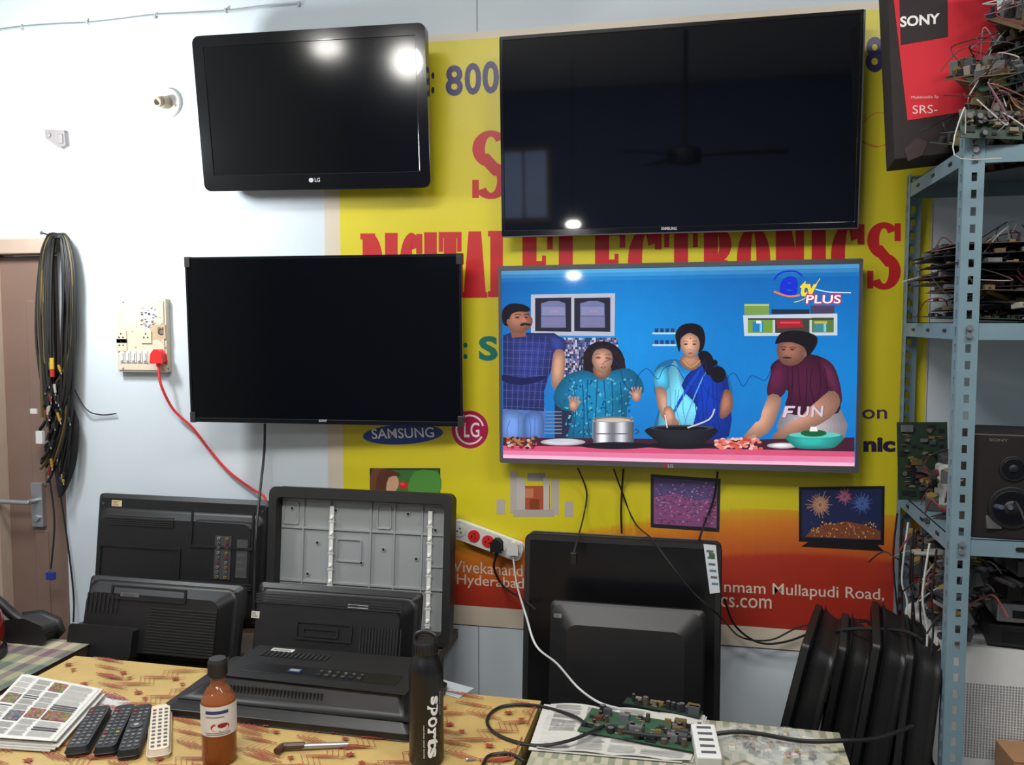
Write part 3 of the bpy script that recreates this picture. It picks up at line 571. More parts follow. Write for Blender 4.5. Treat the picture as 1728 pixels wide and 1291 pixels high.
hx,hy=(tx1-tx0)/2,(ty1-ty0)/2
b.add([(-hx,-hy,ZT),(hx,-hy,ZT),(hx,hy,ZT),(-hx,hy,ZT)],[(0,1,2,3)],0,S(*yel))
def skirt(pa,pb,drop,cl,nrm,amp=.008):
    n=24; vs=[];
    for i in range(n+1):
        t=i/n; x=pa[0]+(pb[0]-pa[0])*t; y=pa[1]+(pb[1]-pa[1])*t; wv=amp*math.sin(i*1.3)+amp
        vs+=[(x,y,ZT),(x+nrm[0]*wv,y+nrm[1]*wv,ZT-drop)]
    b.add(vs,[(2*i,2*i+2,2*i+3,2*i+1) for i in range(n)],0,S(*cl))
skirt((-hx,-hy),(hx,-hy),.2,yel,(0,-1)); skirt((hx,-hy),(hx,hy),.2,yel,(1,0),.002); skirt((-hx,hy),(hx,hy),.12,yel,(0,1),.003); skirt((-hx,-hy),(-hx,hy),.12,yel,(-1,0),.003)
rd=(140,52,40)
cl_=lambda a,c:(max(-hx+.005,min(hx-.005,a)),max(-hy+.005,min(hy-.005,c)))
def leaf(cx,cy,s,a):
    pts=[]
    for k in range(12):
        r=s*(1 if k%2==0 else .55)*(1.15 if k in(4,8) else 1); t=a+k*math.pi/6; pts.append(cl_(cx+r*math.cos(t),cy+r*math.sin(t)*.8))
    b.P(pts,rd); b.St([cl_(cx,cy),cl_(cx+s*1.8*math.cos(a+.3),cy+s*1.8*math.sin(a+.3))],.0018,rd,smooth=0)
y=-hy+.05; row=0
while y<hy-.03:
    x=-hx+.05+(row%2)*.08
    while x<hx-.05:
        jx,jy=random.uniform(-.02,.02),random.uniform(-.015,.015)
        leaf(x+jx,y+jy,.012,random.uniform(0,6)); leaf(x+jx+.034,y+jy-.024,.009,random.uniform(0,6))
        u,v=x+.075,y+jy; fl=random.choice((-1,1))
        for k in range(4):
            o_=k*.012; pts=[(u-.065+o_,v-fl*.06),(u-.008+o_,v-fl*.042),(u-.028+o_,v-fl*.012),(u+.022+o_,v),(u+.008+o_,v+fl*.03),(u+.055+o_,v+fl*.05)]
            b.St([cl_(*q) for q in pts],.0026,rd,smooth=0)
        x+=.155
    y+=.085; row+=1
part('tablecloth',b,M_cloth,e)
ty2=T(70,1076,ZT).y; sx0=-2.3; sx1=tx0-.02
e=thing('side_table','small table with a striped checked cloth by the door','table',Tr((sx0+sx1)/2,0,0)); hw=(sx1-sx0)/2
b=MB(); b.box(-hw+.005,hw-.005,-1.6,ty2-.005,ZT-.035,ZT-.003); part('table_top',b,M_wood,e); table_legs(-hw,hw,-1.6,ty2,ZT,e,M_wood)
b=MB(); nx,ny=60,70
pal=[(130,132,104),(90,100,84),(172,160,132),(104,80,92),(150,146,116),(80,92,84)]
for i in range(nx):
    for j in range(ny):
        xa=-hw+2*hw*i/nx;xb=-hw+2*hw*(i+1)/nx;ya=-1.6+(ty2+1.6)*j/ny;yb=-1.6+(ty2+1.6)*(j+1)/ny
        c1=pal[(i//2)%6];c2=pal[(j//3*5)%6]; cl=tuple((c1[k]+c2[k])/2 for k in range(3))
        b.add([(xa,ya,ZT),(xb,ya,ZT),(xb,yb,ZT),(xa,yb,ZT)],[(0,1,2,3)],0,S(*cl))
skirt((-hw,ty2),(hw,ty2),.15,(140,140,120),(0,1),.003)
part('tablecloth',b,M_cloth,e)
ZB=.69; bx0=sx1+.01; bx1=W(722,1100,.3).x
e=thing('bench','low wooden bench under the stacked televisions','bench',Tr((bx0+bx1)/2,0,0)); hw=(bx1-bx0)/2
b=MB(); b.box(-hw,hw,ty1+.03,-.01,ZB-.03,ZB); part('bench_top',b,M_wood,e,.003); table_legs(-hw,hw,ty1+.03,-.01,ZB,e,M_wood)
ZL=.45; lx0=W(790,1200,.2).x; lx1=.47
e=thing('bench','low wooden bench against the wall behind the second table','bench',Tr((lx0+lx1)/2,0,0)); hw=(lx1-lx0)/2
b=MB(); b.box(-hw,hw,ty1+.03,-.01,ZL-.03,ZL); part('bench_top',b,M_wood,e,.003); table_legs(-hw,hw,ty1+.03,-.01,ZL,e,M_wood)
A2=T(925,1187,ZT); B2=T(1428,1272,ZT); ux0,ux1=A2.x+.006,B2.x; uy1=T(1000,1196,ZT).y
e=thing('table','second work table with a pale check cloth holding circuit boards','table',Tr((ux0+ux1)/2,(ty0+uy1)/2,0)); hx,hy=(ux1-ux0)/2,(uy1-ty0)/2
b=MB(); b.box(-hx+.005,hx-.005,-hy+.005,hy-.005,ZT-.035,ZT-.003); part('table_top',b,M_wood,e); table_legs(-hx,hx,-hy,hy,ZT,e,M_wood)
b=MB(); n=44
for i in range(n):
    for j in range(n):
        cl=[(150,150,126),(170,164,142),(130,132,112)][(i%2)+(j%2)]
        xa=-hx+2*hx*i/n;xb=-hx+2*hx*(i+1)/n;ya=-hy+2*hy*j/n;yb=-hy+2*hy*(j+1)/n
        b.add([(xa,ya,ZT),(xb,ya,ZT),(xb,yb,ZT),(xa,yb,ZT)],[(0,1,2,3)],0,S(*cl))
skirt((hx,-hy),(hx,hy),.2,(140,146,130),(1,0)); skirt((-hx,-hy),(-hx,hy),.2,(120,120,100),(-1,0),.002); skirt((-hx,hy),(hx,hy),.12,(140,146,130),(0,1),.003)
part('tablecloth',b,M_cloth,e)
# ---------- tv backs
def tv_back(label,M,w,h,fd=.028,hd=.05,hous=(.08,.92,.1,.85),vents=(),jacks=(),stick=(),rec=(),bulge=None,mb=None,name='television',group=None,screen=True,ins=.022,hr=.015,bv=.003):
    mb=mb or M_blk
    e=thing(name,label,'television',M,group)
    b=MB(); b.ext(rr(-w/2,w/2,0,h,.012),0,-fd*.6); b.ext(rr(-w/2,w/2,0,h,.012),-fd*.6,-fd,rr(-w/2+.012,w/2-.012,.012,h-.012,.01)); part('frame',b,mb,e,smooth=True)
    hx0,hx1,hz0,hz1=[(-w/2+w*hous[0]),(-w/2+w*hous[1]),h*hous[2],h*hous[3]]
    b=MB(); b.ext(rr(hx0,hx1,hz0,hz1,hr),-fd+.001,-fd-hd,rr(hx0+ins,hx1-ins,hz0+.015,hz1-ins,hr*.8))
    if bulge:
        a0,a1,c0,c1,bd=bulge; b.ext(rr(-w/2+w*a0,-w/2+w*a1,h*c0,h*c1,.008),-fd,-fd-hd-bd,rr(-w/2+w*a0+.01,-w/2+w*a1-.01,h*c0+.006,h*c1-.01,.006))
    part('rear_housing',b,mb,e,bev=bv,smooth=True,seg=4)
    yb=-fd-hd
    for a0,a1,c0,c1,n,vert in vents:
        b=MB()
        X0,X1,Z0,Z1=-w/2+w*a0,-w/2+w*a1,h*c0,h*c1
        for i in range(n):
            if vert: x=X0+(X1-X0)*(i+.5)/n; b.box(x-.0018,x+.0018,yb-.003,yb+.002,Z0,Z1)
            else: z=Z0+(Z1-Z0)*(i+.5)/n; b.box(X0,X1,yb-.003,yb+.002,z-.0018,z+.0018)
        part('vent_slats',b,M_blk2,e)
    for a0,a1,c0,c1 in rec: 
        b=MB()
        X0,X1,Z0,Z1=-w/2+w*a0,-w/2+w*a1,h*c0,h*c1
        b.ring(rr(X0,X1,Z0,Z1,.004,2),rr(X0+.006,X1-.006,Z0+.006,Z1-.006,.002,2),yb-.004,yb+.001)
        part('moulded_ridge',b,mb,e)
    for a0,a1,c0,c1,nx,nz in jacks:
        b=MB()
        X0,X1,Z0,Z1=-w/2+w*a0,-w/2+w*a1,h*c0,h*c1; b.box(X0,X1,yb-.002,yb+.001,Z0,Z1,c=S(58,58,60))
        for i in range(nx):
            for j in range(nz):
                x=X0+(X1-X0)*(i+.5)/nx;z=Z0+(Z1-Z0)*(j+.5)/nz
                b.cyl((x,yb,z),(x,yb-.006,z),.0045,n=10,c=S(*random.choice([(120,120,122),(100,100,100),(130,110,50),(110,50,50),(140,140,140)]))); b.cyl((x,yb-.006,z),(x,yb-.0065,z),.0022,n=8,c=S(10,10,10))
        part('connector_panel',b,M_col,e)
    for a0,a1,c0,c1,cl in stick:
        b=MB()
        X0,X1,Z0,Z1=-w/2+w*a0,-w/2+w*a1,h*c0,h*c1
        inside=hx0+.02<(X0+X1)/2<hx1-.02 and hz0<(Z0+Z1)/2<hz1-.01
        y_=(yb if inside else -fd)-.001
        b.box(X0,X1,y_,y_+.0008,Z0,Z1,c=S(*cl))
        for k in range(4):
            z=Z0+(Z1-Z0)*(.2+.18*k); b.box(X0+.1*(X1-X0),X0+(X1-X0)*random.uniform(.5,.9),y_-.0004,y_,z,z+.06*(Z1-Z0),c=S(70,70,70))
        part('sticker',b,M_paper,e)
    for sx in (-1,1):
        for z in (.08,.92):
            b=MB(); b.cyl((sx*w*.46,-fd+.001,h*z),(sx*w*.46,-fd-.002,h*z),.004,n=8); part('screw',b,M_rust,e)
    if screen:
        b=MB(); b.box(-w/2+.015,w/2-.015,-.0005,.002,.02,h-.015); part('screen',b,M_scr,e)
    return e
def stand(px0,px1,pyt,off,zb,lean,yaw=0):
    pm=(px0+px1)/2; to=off
    for _ in range(5):
        zt_=W(pm,pyt,to).z; h=(zt_-zb)/math.cos(math.radians(lean)); to=off-h*math.sin(math.radians(lean))
    xa=W(px0,(pyt+1080)/2,off).x; xb=W(px1,(pyt+1080)/2,off).x
    return Tr((xa+xb)/2,-off,zb)@Ro(yaw,'Z')@Ro(-lean,'X'),xb-xa,h
M,w,h=stand(160,452,838,.13,ZB+.004,8); tv_back('black flat television seen from behind, leaning on the wall',M,w,h,hd=.035,hous=(.03,.97,.05,.88),vents=((.12,.5,.76,.84,5,0),(.55,.95,.3,.36,3,0)),rec=((.08,.55,.25,.6),(.6,.95,.62,.92),(.28,.42,.08,.2)),jacks=((.74,.83,.38,.72,2,9),),stick=((.09,.15,.9,.95,(200,180,130)),(.86,.92,.4,.7,(60,60,62))),ins=.03,hr=.025,bv=.008)
M,w,h=stand(142,402,978,.40,ZB+.004,14); tv_back('smaller black television back with slatted vents',M,w,h,hd=.045,hous=(.03,.97,.03,.93),vents=((.5,.92,.08,.68,16,0),(.08,.3,.55,.8,8,1)),rec=((.24,.72,.74,.92),),stick=((.12,.26,.12,.36,(80,78,74)),(.3,.42,.78,.83,(90,90,92))),bulge=(.03,.46,.0,.42,.03),ins=.03,hr=.025,bv=.006)
M,w,h=stand(460,764,826,.13,ZB+.004,6)
e=thing('television','opened television shell with bare grey metal panel and white strips','television',M)
b=MB(); b.ring(rr(-w/2,w/2,0,h,.02),rr(-w/2+.022,w/2-.022,.03,h-.03,.012),-.05,0,y2=-.01); part('frame',b,M_blk2,e,.003)
b=MB(); b.box(-w/2+.02,w/2-.02,-.014,0,.02,h-.02)
for a in (.17,.32,.55,.68,.83): b.box(-w/2+w*a-.002,-w/2+w*a+.002,-.020,-.014,.03,h-.032)
for z in (.35,.72): b.box(-w/2+.024,w/2-.024,-.019,-.014,h*z-.003,h*z+.003)
for a0,a1,c0,c1 in ((.36,.5,.5,.66),(.58,.66,.74,.9),(.05,.14,.74,.9),(.86,.95,.5,.9)): b.ring(rr(-w/2+w*a0,-w/2+w*a1,h*c0,h*c1,.006,2),rr(-w/2+w*a0+.004,-w/2+w*a1-.004,h*c0+.004,h*c1-.004,.004,2),-.018,-.014)
for a,z in ((.1,.85),(.2,.4),(.45,.72),(.62,.6),(.75,.85),(.9,.75),(.35,.85),(.5,.5),(.25,.62),(.8,.55)): b.cyl((-w/2+w*a,-.014,h*z),(-w/2+w*a,-.0165,h*z),.007,n=14); b.cyl((-w/2+w*a,-.0165,h*z),(-w/2+w*a,-.017,h*z),.004,n=10,m=1)
part('metal_panel',b,[M_galv,M_blk],e,.0008)
for a in (.335,.875):
    b=MB(); x=-w/2+w*a; b.box(x-.006,x+.006,-.026,-.0205,.04,h-.05,c=S(214,214,208))
    for k in range(7): z=.06+k*(h-.12)/6.5; b.cyl((x,-.026,z),(x,-.031,z),.006,.004,n=10,c=S(235,235,225)); b.box(x-.009,x+.009,-.027,-.022,z-.014,z-.01,c=S(190,190,186))
    part('light_strip',b,M_col,e)
M,w,h=stand(428,704,990,.40,ZB+.004,14); tv_back('small black television back with central moulded badge',M,w,h,hd=.05,hous=(.02,.98,.03,.92),rec=((.32,.66,.4,.62),(.36,.58,.44,.55)),vents=((.06,.94,.78,.9,4,0),(.7,.95,.15,.6,14,1)),stick=((.62,.74,.8,.86,(206,206,200)),(.04,.09,.6,.68,(190,186,170))),mb=M_blk,ins=.03,hr=.025,bv=.006)
M,w,h=stand(884,1216,908,.24,ZL+.004,5)
e=thing('television','upright black television facing forward with a sticker on its edge','television',M)
b=MB(); b.ext(rr(-w/2,w/2,0,h,.016),-.02,.03); part('back_cover',b,M_blk,e,.003)
b=MB(); b.ring(rr(-w/2,w/2,0,h,.016),rr(-w/2+.013,w/2-.013,.02,h-.014,.004),-.0262,-.02,y2=-.025); part('bezel',b,M_blk2,e,.002)
b=MB(); b.box(-w/2+.013,w/2-.013,-.0252,-.021,.02,h-.014); part('screen',b,M_satin,e)
b=MB(mp=lambda a,c,l,M=M:PL(a,c,M,.0276+l)); b.P([(1187,918),(1208,920),(1215,1000),(1198,1002)],(196,200,204))
for k in range(6): b.St([(1192+k*1.8,930+k*11),(1204+k*1.6,931+k*11)],4,(80,110,130) if k%2 else (90,90,96),smooth=0)
b.P([(1196,932),(1206,934),(1207,944),(1197,943)],(60,90,60)); part('sticker',b,M_paper,e)
M,w,h=stand(925,1190,1020,.40,ZL+.004,6); tv_back('smooth black monitor back leaning against a larger television',M,w,h,fd=.022,hd=.028,hous=(.01,.99,.01,.99),rec=(),stick=((.04,.09,.93,.95,(120,120,120)),),mb=M_blk,ins=.045,hr=.03,bv=.012)
for i,(px,pt_,ln,off,ww,yw) in enumerate(((1374,1078,12,.43,.34,78),(1428,1092,9,.41,.27,80),(1484,1080,8,.42,.34,80),(1538,1104,4.5,.44,.30,80))):
    zt_=W(px,pt_,off).z; hh=(zt_-ZL)*1.02; xb=W(px,pt_,off).x-hh*math.sin(math.radians(ln))
    M=Tr(xb,-off+.08,ZL+.014)@Ro(ln,'Y')@Ro(yw,'Z')
    tv_back(['bulky black television on its side, rounded back outward','black television shell standing upright with curved back','thick black television on end with vented back','dusty black television on end beside the shelf'][i],M,ww,hh,fd=.024,hd=.048,hous=(.0,1.0,.0,1.0),vents=((.2,.8,.3,.6,10,0),(.15,.85,.7,.85,5,0)),rec=((.1,.9,.1,.26),),group='televisions standing on edge',ins=.016,hr=.04,bv=.014,mb=M_blk2 if i%2 else M_blk)
# lying tv
A_=T(262,1212,ZT);B_=T(692,1256,ZT); fy=(A_.y+B_.y)/2; fw=B_.x-A_.x; 
top_=T(540,1090,ZT+.08); dep=top_.y-fy
M=Tr((A_.x+B_.x)/2,fy+.01,ZT+.002)
e=thing('television','black television lying face down on the table, rear connectors exposed','television',M)
b=MB(); b.ext(rr(-fw/2,fw/2,0,dep,.015),0,.014,ax='z'); b.ext(rr(-fw/2,fw/2,0,dep,.015),.014,.036,rr(-fw/2+.035,fw/2-.02,.018,dep-.015,.012),ax='z'); part('frame',b,M_blk,e,.002,True)
b=MB(); b.ext([(-fw/2+.045,.022),(fw/2-.02,.022),(fw/2-.02,dep-.02),(-fw/2+.075,dep-.02)],.035,.08,[(-fw/2+.12,.055),(fw/2-.035,.045),(fw/2-.03,dep-.045),(-fw/2+.125,dep-.05)],ax='z'); part('rear_housing',b,M_blk,e,.01,True,seg=4)
b=MB(); b.box(-fw/2+.15,fw/2-.06,.075,.125,.0795,.0812); part('recess_panel',b,M_satin,e,.001)
b=MB()
for i in range(26): x=-fw/2+.15+i*.0085; b.box(x,x+.003,.031,.036,.044,.066)
part('vent_slats',b,M_blk2,e)
b=MB()
for i in range(14): x=-fw/2+.15+i*.012; b.box(x,x+.006,dep-.10,dep-.07,.080,.082)
part('vent_slats',b,M_blk2,e)
b=MB()
for i in range(6):
    x=.04+i*.019; b.box(x,x+.009,.085,.091,.0812,.084,c=S(*random.choice([(40,40,44),(30,40,66),(66,66,68)]))); b.cyl((x+.005,.105,.0812),(x+.005,.105,.0845),.0036,n=10,c=S(*random.choice([(90,90,90),(76,76,76),(60,60,60)])))
b.box(-.03,.0,.09,.105,.0812,.083,c=S(40,56,96)); b.box(-.026,-.004,.093,.102,.083,.0835,c=S(140,140,142))
part('connector_panel',b,M_col,e)
b=MB(); b.box(-fw/2+.16,-fw/2+.215,dep-.068,dep-.052,.0802,.0812,c=S(196,194,186)); 
for k in range(10): b.box(-fw/2+.165+k*.0045,-fw/2+.167+k*.0045,dep-.066,dep-.056,.0812,.0816,c=S(40,40,40))
part('sticker',b,M_paper,e)
# ---------- bottles
P0=T(371,1283,ZT); e=thing('medicine_bottle','amber syrup bottle with white and red label and black cap','bottle',Tr(P0.x,P0.y,ZT+.001))
r=.033
b=MB(); b.lathe([(r*.9,0),(r,.004),(r,.115),(r*.96,.125),(r*.7,.142),(r*.42,.152),(r*.40,.175),(r*.38,.178)],32); part('glass_body',b,M_amber,e,smooth=True)
b=MB(); b.lathe([(r*.9,.003),(r*.93,.006),(r*.93,.12),(r*.9,.122)],28); part('syrup',b,M_liq,e,smooth=True)
b=MB(); b.lathe([(r*.5,.168),(r*.54,.171),(r*.54,.198),(r*.48,.203)],24)
for i in range(24): a=i*math.pi/12; b.box(-.0008,.0008,-r*.56,-r*.53,.172,.196,M=Ro(math.degrees(a),'Z'))
part('cap',b,M_blk2,e,smooth=True)
def cyl_map(r_,a0): return lambda u,v,l=0:(( r_+l)*math.cos(a0+u/r_),(r_+l)*math.sin(a0+u/r_),v)
fa=math.atan2(CAM.y-P0.y,CAM.x-P0.x); cm=cyl_map(r+.0006,fa)
b=MB(mp=lambda a,c,l:cm(a,c,l)); b.G(-.05,.062,.05,.120,lambda u,v:(206,202,196),24,2); b.up(.0003)
b.P(ell(.002,.080,.018,.009,20),(180,40,36)); b.up(.0001); b.P(ell(.006,.083,.009,.0045,14),(130,20,24)); b.up(.0001); b.G(-.026,.106,.018,.112,lambda u,v:(40,50,100),10,1); b.G(-.026,.099,.01,.101,lambda u,v:(120,120,130),8,1)
for k in range(2): b.G(-.026,.065+k*.0035,.022,.0663+k*.0035,lambda u,v:(110,106,110),8,1)
part('label',b,M_paper,e)
P0=T(720,1283,ZT); e=thing('sports_bottle','matte black sports water bottle with white lettering','bottle',Tr(P0.x,P0.y,ZT+.001)); r=.0335
b=MB(); b.lathe([(r*.92,0),(r,.004),(r,.175),(r*.97,.188),(r*.8,.203),(r*.66,.211),(r*.62,.216)],36); part('flask_body',b,mat('matte_black_metal',(15,15,17),.35),e,smooth=True)
b=MB(); b.lathe([(r*.68,.214),(r*.7,.217),(r*.7,.234),(r*.64,.238)],28)
for i in range(22): b.box(-.001,.001,-r*.73,-r*.68,.217,.233,M=Ro(i*360/22,'Z'))
b.tube([(-.02,0,.232),(-.021,0,.246),(-.008,0,.254),(.008,0,.254),(.021,0,.246),(.02,0,.232)],.0042,8); part('lid',b,M_blk,e,smooth=True,label='screw lid with carrying loop')
fa=math.atan2(CAM.y-P0.y,CAM.x-P0.x); cm2=cyl_map(r+.0005,fa)
b=MB()
def vt(s,z0,z1,u0,u1,bold=.03):
    vs,fs=textgeo(s,bold); b.add([cm2(u0+(v)*(u1-u0),z0-(z0-z1)*u) for u,v in vs],fs,0,S(222,222,222))
vt('sp',.140,.102,.002,.024,.04); vt('o',.100,.080,.003,.022,.02); vt('rts',.078,.02,.002,.024,.04); vt('stainless steel bottle',.085,.02,-.006,-.003,.0); vt('Keeps cool',.145,.10,.028,.031,.0)
part('lettering',b,M_col,e)
# ---------- remotes
rem=[((172,1206),(128,1280),.046,M_blk2,'dark grey remote control with grey buttons'),((214,1204),(176,1280),.044,M_blk,'black remote control with rows of coloured buttons'),((243,1204),(216,1285),.043,M_blk,'black remote control with round navigation pad'),((272,1204),(268,1284),.043,M_cream,'off-white remote control with dark buttons')]
for i,(pa,pb,wd,mm,lb) in enumerate(rem):
    a=T(*pa,ZT);c=T(*pb,ZT); L=(a-c).length; ang=math.atan2(a.y-c.y,a.x-c.x)-math.pi/2
    e=thing('remote_control',lb,'remote control',Tr(c.x,c.y,ZT+.0015)@Matrix.Rotation(ang,4,'Z'),'remote controls in a row')
    b=MB(); b.ext(rr(-wd/2+.003,wd/2-.003,.003,L-.003,.01),0,.008,rr(-wd/2,wd/2,0,L,.012),ax='z'); b.ext(rr(-wd/2,wd/2,0,L,.012),.008,.02,rr(-wd/2+.004,wd/2-.004,.004,L-.004,.01),ax='z'); part('remote_body',b,mm,e,.001,True)
    dk=i==3
    for rw in range(11):
        for cl in range(3):
            x=(cl-1)*.0115; y=.018+rw*(L-.04)/10.5
            if i==2 and rw in(5,6): continue
            cc=(90,90,94) if dk else random.choice([(100,100,102),(84,84,88),(120,120,122)])
            if rw==10 and cl==0: cc=(170,40,40)
            if rw==3 and i==1: cc=[(150,40,40),(40,100,60),(160,140,40)][cl]
            b=MB(); b.ext(rr(x-.0034,x+.0034,y-.0026,y+.0026,.0014,2),.0195,.022,ax='z',c=S(*cc)); part('button',b,M_col,e)
    if i==2: b=MB(); b.ext(ell(0,.018+5.5*(L-.04)/10.5,.013,.013),.0195,.022,ax='z',c=S(60,60,64)); b.ext(ell(0,.018+5.5*(L-.04)/10.5,.005,.005),.022,.023,ax='z',c=S(150,150,150)); part('navigation_pad',b,M_col,e)
# ---------- newspapers
def newspaper(label,corners,z,seed,th=.012,sheets=5,plain=False):
    rnd=random.Random(seed); P=[T(a,c,ZT) for a,c in corners]; o=sum(P,Vector())/4
    e=thing('newspaper',label,'newspaper',Tr(o.x,o.y,z))
    b=MB(); Q=[(p-o) for p in P]
    def bil(u,v): return Q[0]*(1-u)*(1-v)+Q[1]*u*(1-v)+Q[2]*u*v+Q[3]*(1-u)*v
    for k in range(sheets):
        s=1-.012*rnd.random(); dx_,dy_=rnd.uniform(-.016,.016),rnd.uniform(-.012,.012); z0=th*k/sheets
        b.ext([(q.x*s+dx_,q.y*s+dy_) for q in Q],z0,z0+th/sheets*.8,ax='z',c=S(196,194,188))
    crm=(lambda u,v:.006*abs(math.sin(u*9+v*5))*(.5+.5*math.sin(v*11+2))) if plain else (lambda u,v:0)
    mp=lambda u,v,l:(bil(u,v).x,bil(u,v).y,th+.0003+l+crm(u,v))
    b.mp=mp
    if plain: b.G(0,0,1,1,lambda u,v:(188,186,178),24,16)
    else: b.add([mp(0,0,0),mp(1,0,0),mp(1,1,0),mp(0,1,0)],[(0,1,2,3)],0,S(204,202,196))
    b.up(.0006 if plain else .0003)
    for ci,(cx0,cx1) in enumerate(((.04,.22),(.25,.43),(.46,.64),(.67,.96))):
        v=.04
        while v<.95:
            hh=rnd.choice([0,1,0,0,0,2])
            if hh==2 and v<.75:
                bs=rnd.choice([(120,90,70),(110,100,80),(90,90,100)])
                if not plain: b.G(cx0,v,cx1,v+.16,lambda a,c:tuple(max(20,z+rnd.uniform(-35,35)) for z in bs),9,7)
                v+=.19
            elif hh==1:
                if not plain: b.Rc(cx0,v,cx1,v+.018,(70,70,74))
                v+=.035
            else:
                for _ in range(6):
                    if v<.95: b.G(cx0,v,cx1-rnd.uniform(0,.03),v+.006,lambda a,c:(146,144,140),5 if plain else 1,1); v+=.014
                v+=.01
    part('pages',b,M_paper,e)
newspaper('stack of folded newspapers with colour photos on the table',[(38,1152),(168,1178),(88,1268),(-60,1258)],ZT+.001,3,.02,7)
newspaper('old crumpled newspaper spread under the circuit boards',[(930,1191),(1190,1212),(1165,1290),(905,1268)],ZT+.001,12,.003,2,True)
P0=T(205,1192,ZT)
e=thing('paper_sheet','loose white paper sheet sticking out beside the newspapers','paper',Tr(P0.x-.02,P0.y,ZT+.0008)@Ro(-25,'Z')); b=MB(); b.box(-.07,.05,-.05,.03,0,.0006,c=S(196,198,196)); part('sheet',b,M_paper,e)
# ---------- circuit boards
def pcb(M,w,d,seed,label,m=None,tall=1,group='scrap circuit boards',wires=0,wr=.0013):
    rnd=random.Random(seed); e=thing('circuit_board',label,'circuit board',M,group)
    b=MB(); b.box(-w/2,w/2,-d/2,d/2,0,.0016); part('board',b,m or M_pcb,e)
    b=MB(); n=int(20+w*d*2600)
    for i in range(min(n,85)):
        x=rnd.uniform(-w/2+.01,w/2-.01);y=rnd.uniform(-d/2+.008,d/2-.008);k=rnd.random()
        if k<.3:
            r=rnd.uniform(.003,.008);hh=rnd.uniform(.008,.022)*tall; b.cyl((x,y,.0016),(x,y,.0016+hh),r,n=10,c=S(*rnd.choice([(24,24,28),(36,36,50),(24,24,26),(70,62,42)]))); b.cyl((x,y,.0016+hh),(x,y,.0018+hh),r*.8,n=10,c=S(96,94,92))
        elif k<.55: a=rnd.uniform(.004,.012); b.box(x-a,x+a,y-a*.7,y+a*.7,.0016,.004,c=S(22,22,24))
        elif k<.75: a=rnd.uniform(.004,.009);b.box(x-a,x+a,y-a*.5,y+a*.5,.0016,.0016+.012*tall,c=S(*rnd.choice([(140,132,118),(120,110,94),(90,46,36),(120,100,48),(50,50,50)])))
        elif k<.85: a=rnd.uniform(.006,.014);b.box(x-a,x+a,y-a*.6,y+a*.6,.0016,.0016+.02*tall,c=S(*rnd.choice([(96,98,100),(66,68,72),(96,80,44)])))
        else: b.cyl((x-.006,y,.003),(x+.006,y,.003),.0014,n=6,c=S(130,110,80))
    part('components',b,M_dust,e)
    if wires:
        b=MB()
        for i in range(wires):
            x=rnd.uniform(-w/2,w/2);y=rnd.uniform(-d/2,d/2); cl=S(*rnd.choice([(170,160,150),(110,36,36),(180,180,174),(40,40,40),(40,40,40),(130,76,68),(130,100,54),(120,80,92)]))
            b.tube([(x,y,.005),(x+rnd.uniform(-.04,.04),y+rnd.uniform(-.04,.04),rnd.uniform(.03,.06)),(x+rnd.uniform(-.07,.07),y+rnd.uniform(-.06,.06),rnd.uniform(.02,.07)),(x+rnd.uniform(-.07,.07),y+rnd.uniform(-.07,.07),rnd.uniform(-.0,.03))],wr,5,c=cl,sm=5)
        part('wire',b,M_col,e)
    return e
P0=T(1085,1240,ZT); pcb(Tr(P0.x,P0.y,ZT+.011)@Ro(-9,'Z'),.25,.11,1,'large green circuit board with connectors resting on newspaper',mat('board_green_clean',(52,86,62),.4,var=.25,scale=60),tall=.75)
P0=T(1110,1206,ZT); pcb(Tr(P0.x+.01,P0.y+.012,ZT+.011)@Ro(-12,'Z'),.17,.03,2,'narrow strip board covered in capacitors on newspaper',tall=.8)
P0=T(1180,1272,ZT); e=thing('extension_block','small white multi-socket block standing near circuit boards','power strip',Tr(P0.x+.012,P0.y,ZT+.003)@Ro(8,'Z')@Ro(12,'X'))
b=MB(); b.box(-.024,.024,-.05,.05,0,.03); part('casing',b,M_white,e,.003)
for k in range(5): b=MB(); b.box(-.014,.014,-.038+k*.018,-.032+k*.018,.0298,.031); part('socket',b,M_grey,e)
for (px,py,s,lb) in ((1270,1268,.055,'clear plastic bag with small white parts'),(1245,1246,.035,'small crumpled clear plastic pouch'),(1345,1280,.045,'crumpled clear plastic wrapper on the table'),(1330,1252,.035,'thin crumpled plastic film near the table edge')):
    P0=T(px,py,ZT); b=MB(); n=18
    b.lathe([(s*1.3,0),(s*1.5,.005),(s*1.2,.013),(s*.7,.018),(s*.2,.02)],n); b.v=[(v[0]*(1+.25*math.sin(i*2.1)),v[1]*(.8+.2*math.cos(i*1.7)),max(0,v[2]*(1+.35*math.sin(i*3.3)))) for i,v in enumerate(b.v)]
    e=thing('plastic_bag',lb,'plastic bag',Tr(P0.x,P0.y,ZT+.001)); part('bag_film',b,M_bag,e,smooth=False)
    b=MB()
    for i in range(16): x,y=random.uniform(-s,s)*.8,random.uniform(-s,s)*.6; b.box(x-.006,x+.006,y-.004,y+.004,.001,.009,c=S(*random.choice([(210,210,200),(170,140,60),(60,60,60),(140,60,50),(90,90,88)])),M=Ro(random.uniform(0,90),'Z'))
    part('contents',b,M_col,e)
cable([T(1020,1225,ZT+.02),T(960,1250,ZT+.02),T(900,1258,ZT+.006),T(840,1240,ZT+.005),T(822,1215,ZT+.005),T(845,1193,ZT+.005),T(900,1190,ZT+.006),T(960,1205,ZT+.01),T(990,1222,ZT+.02)],.0035,M_cable,'black cable looping across both tables')
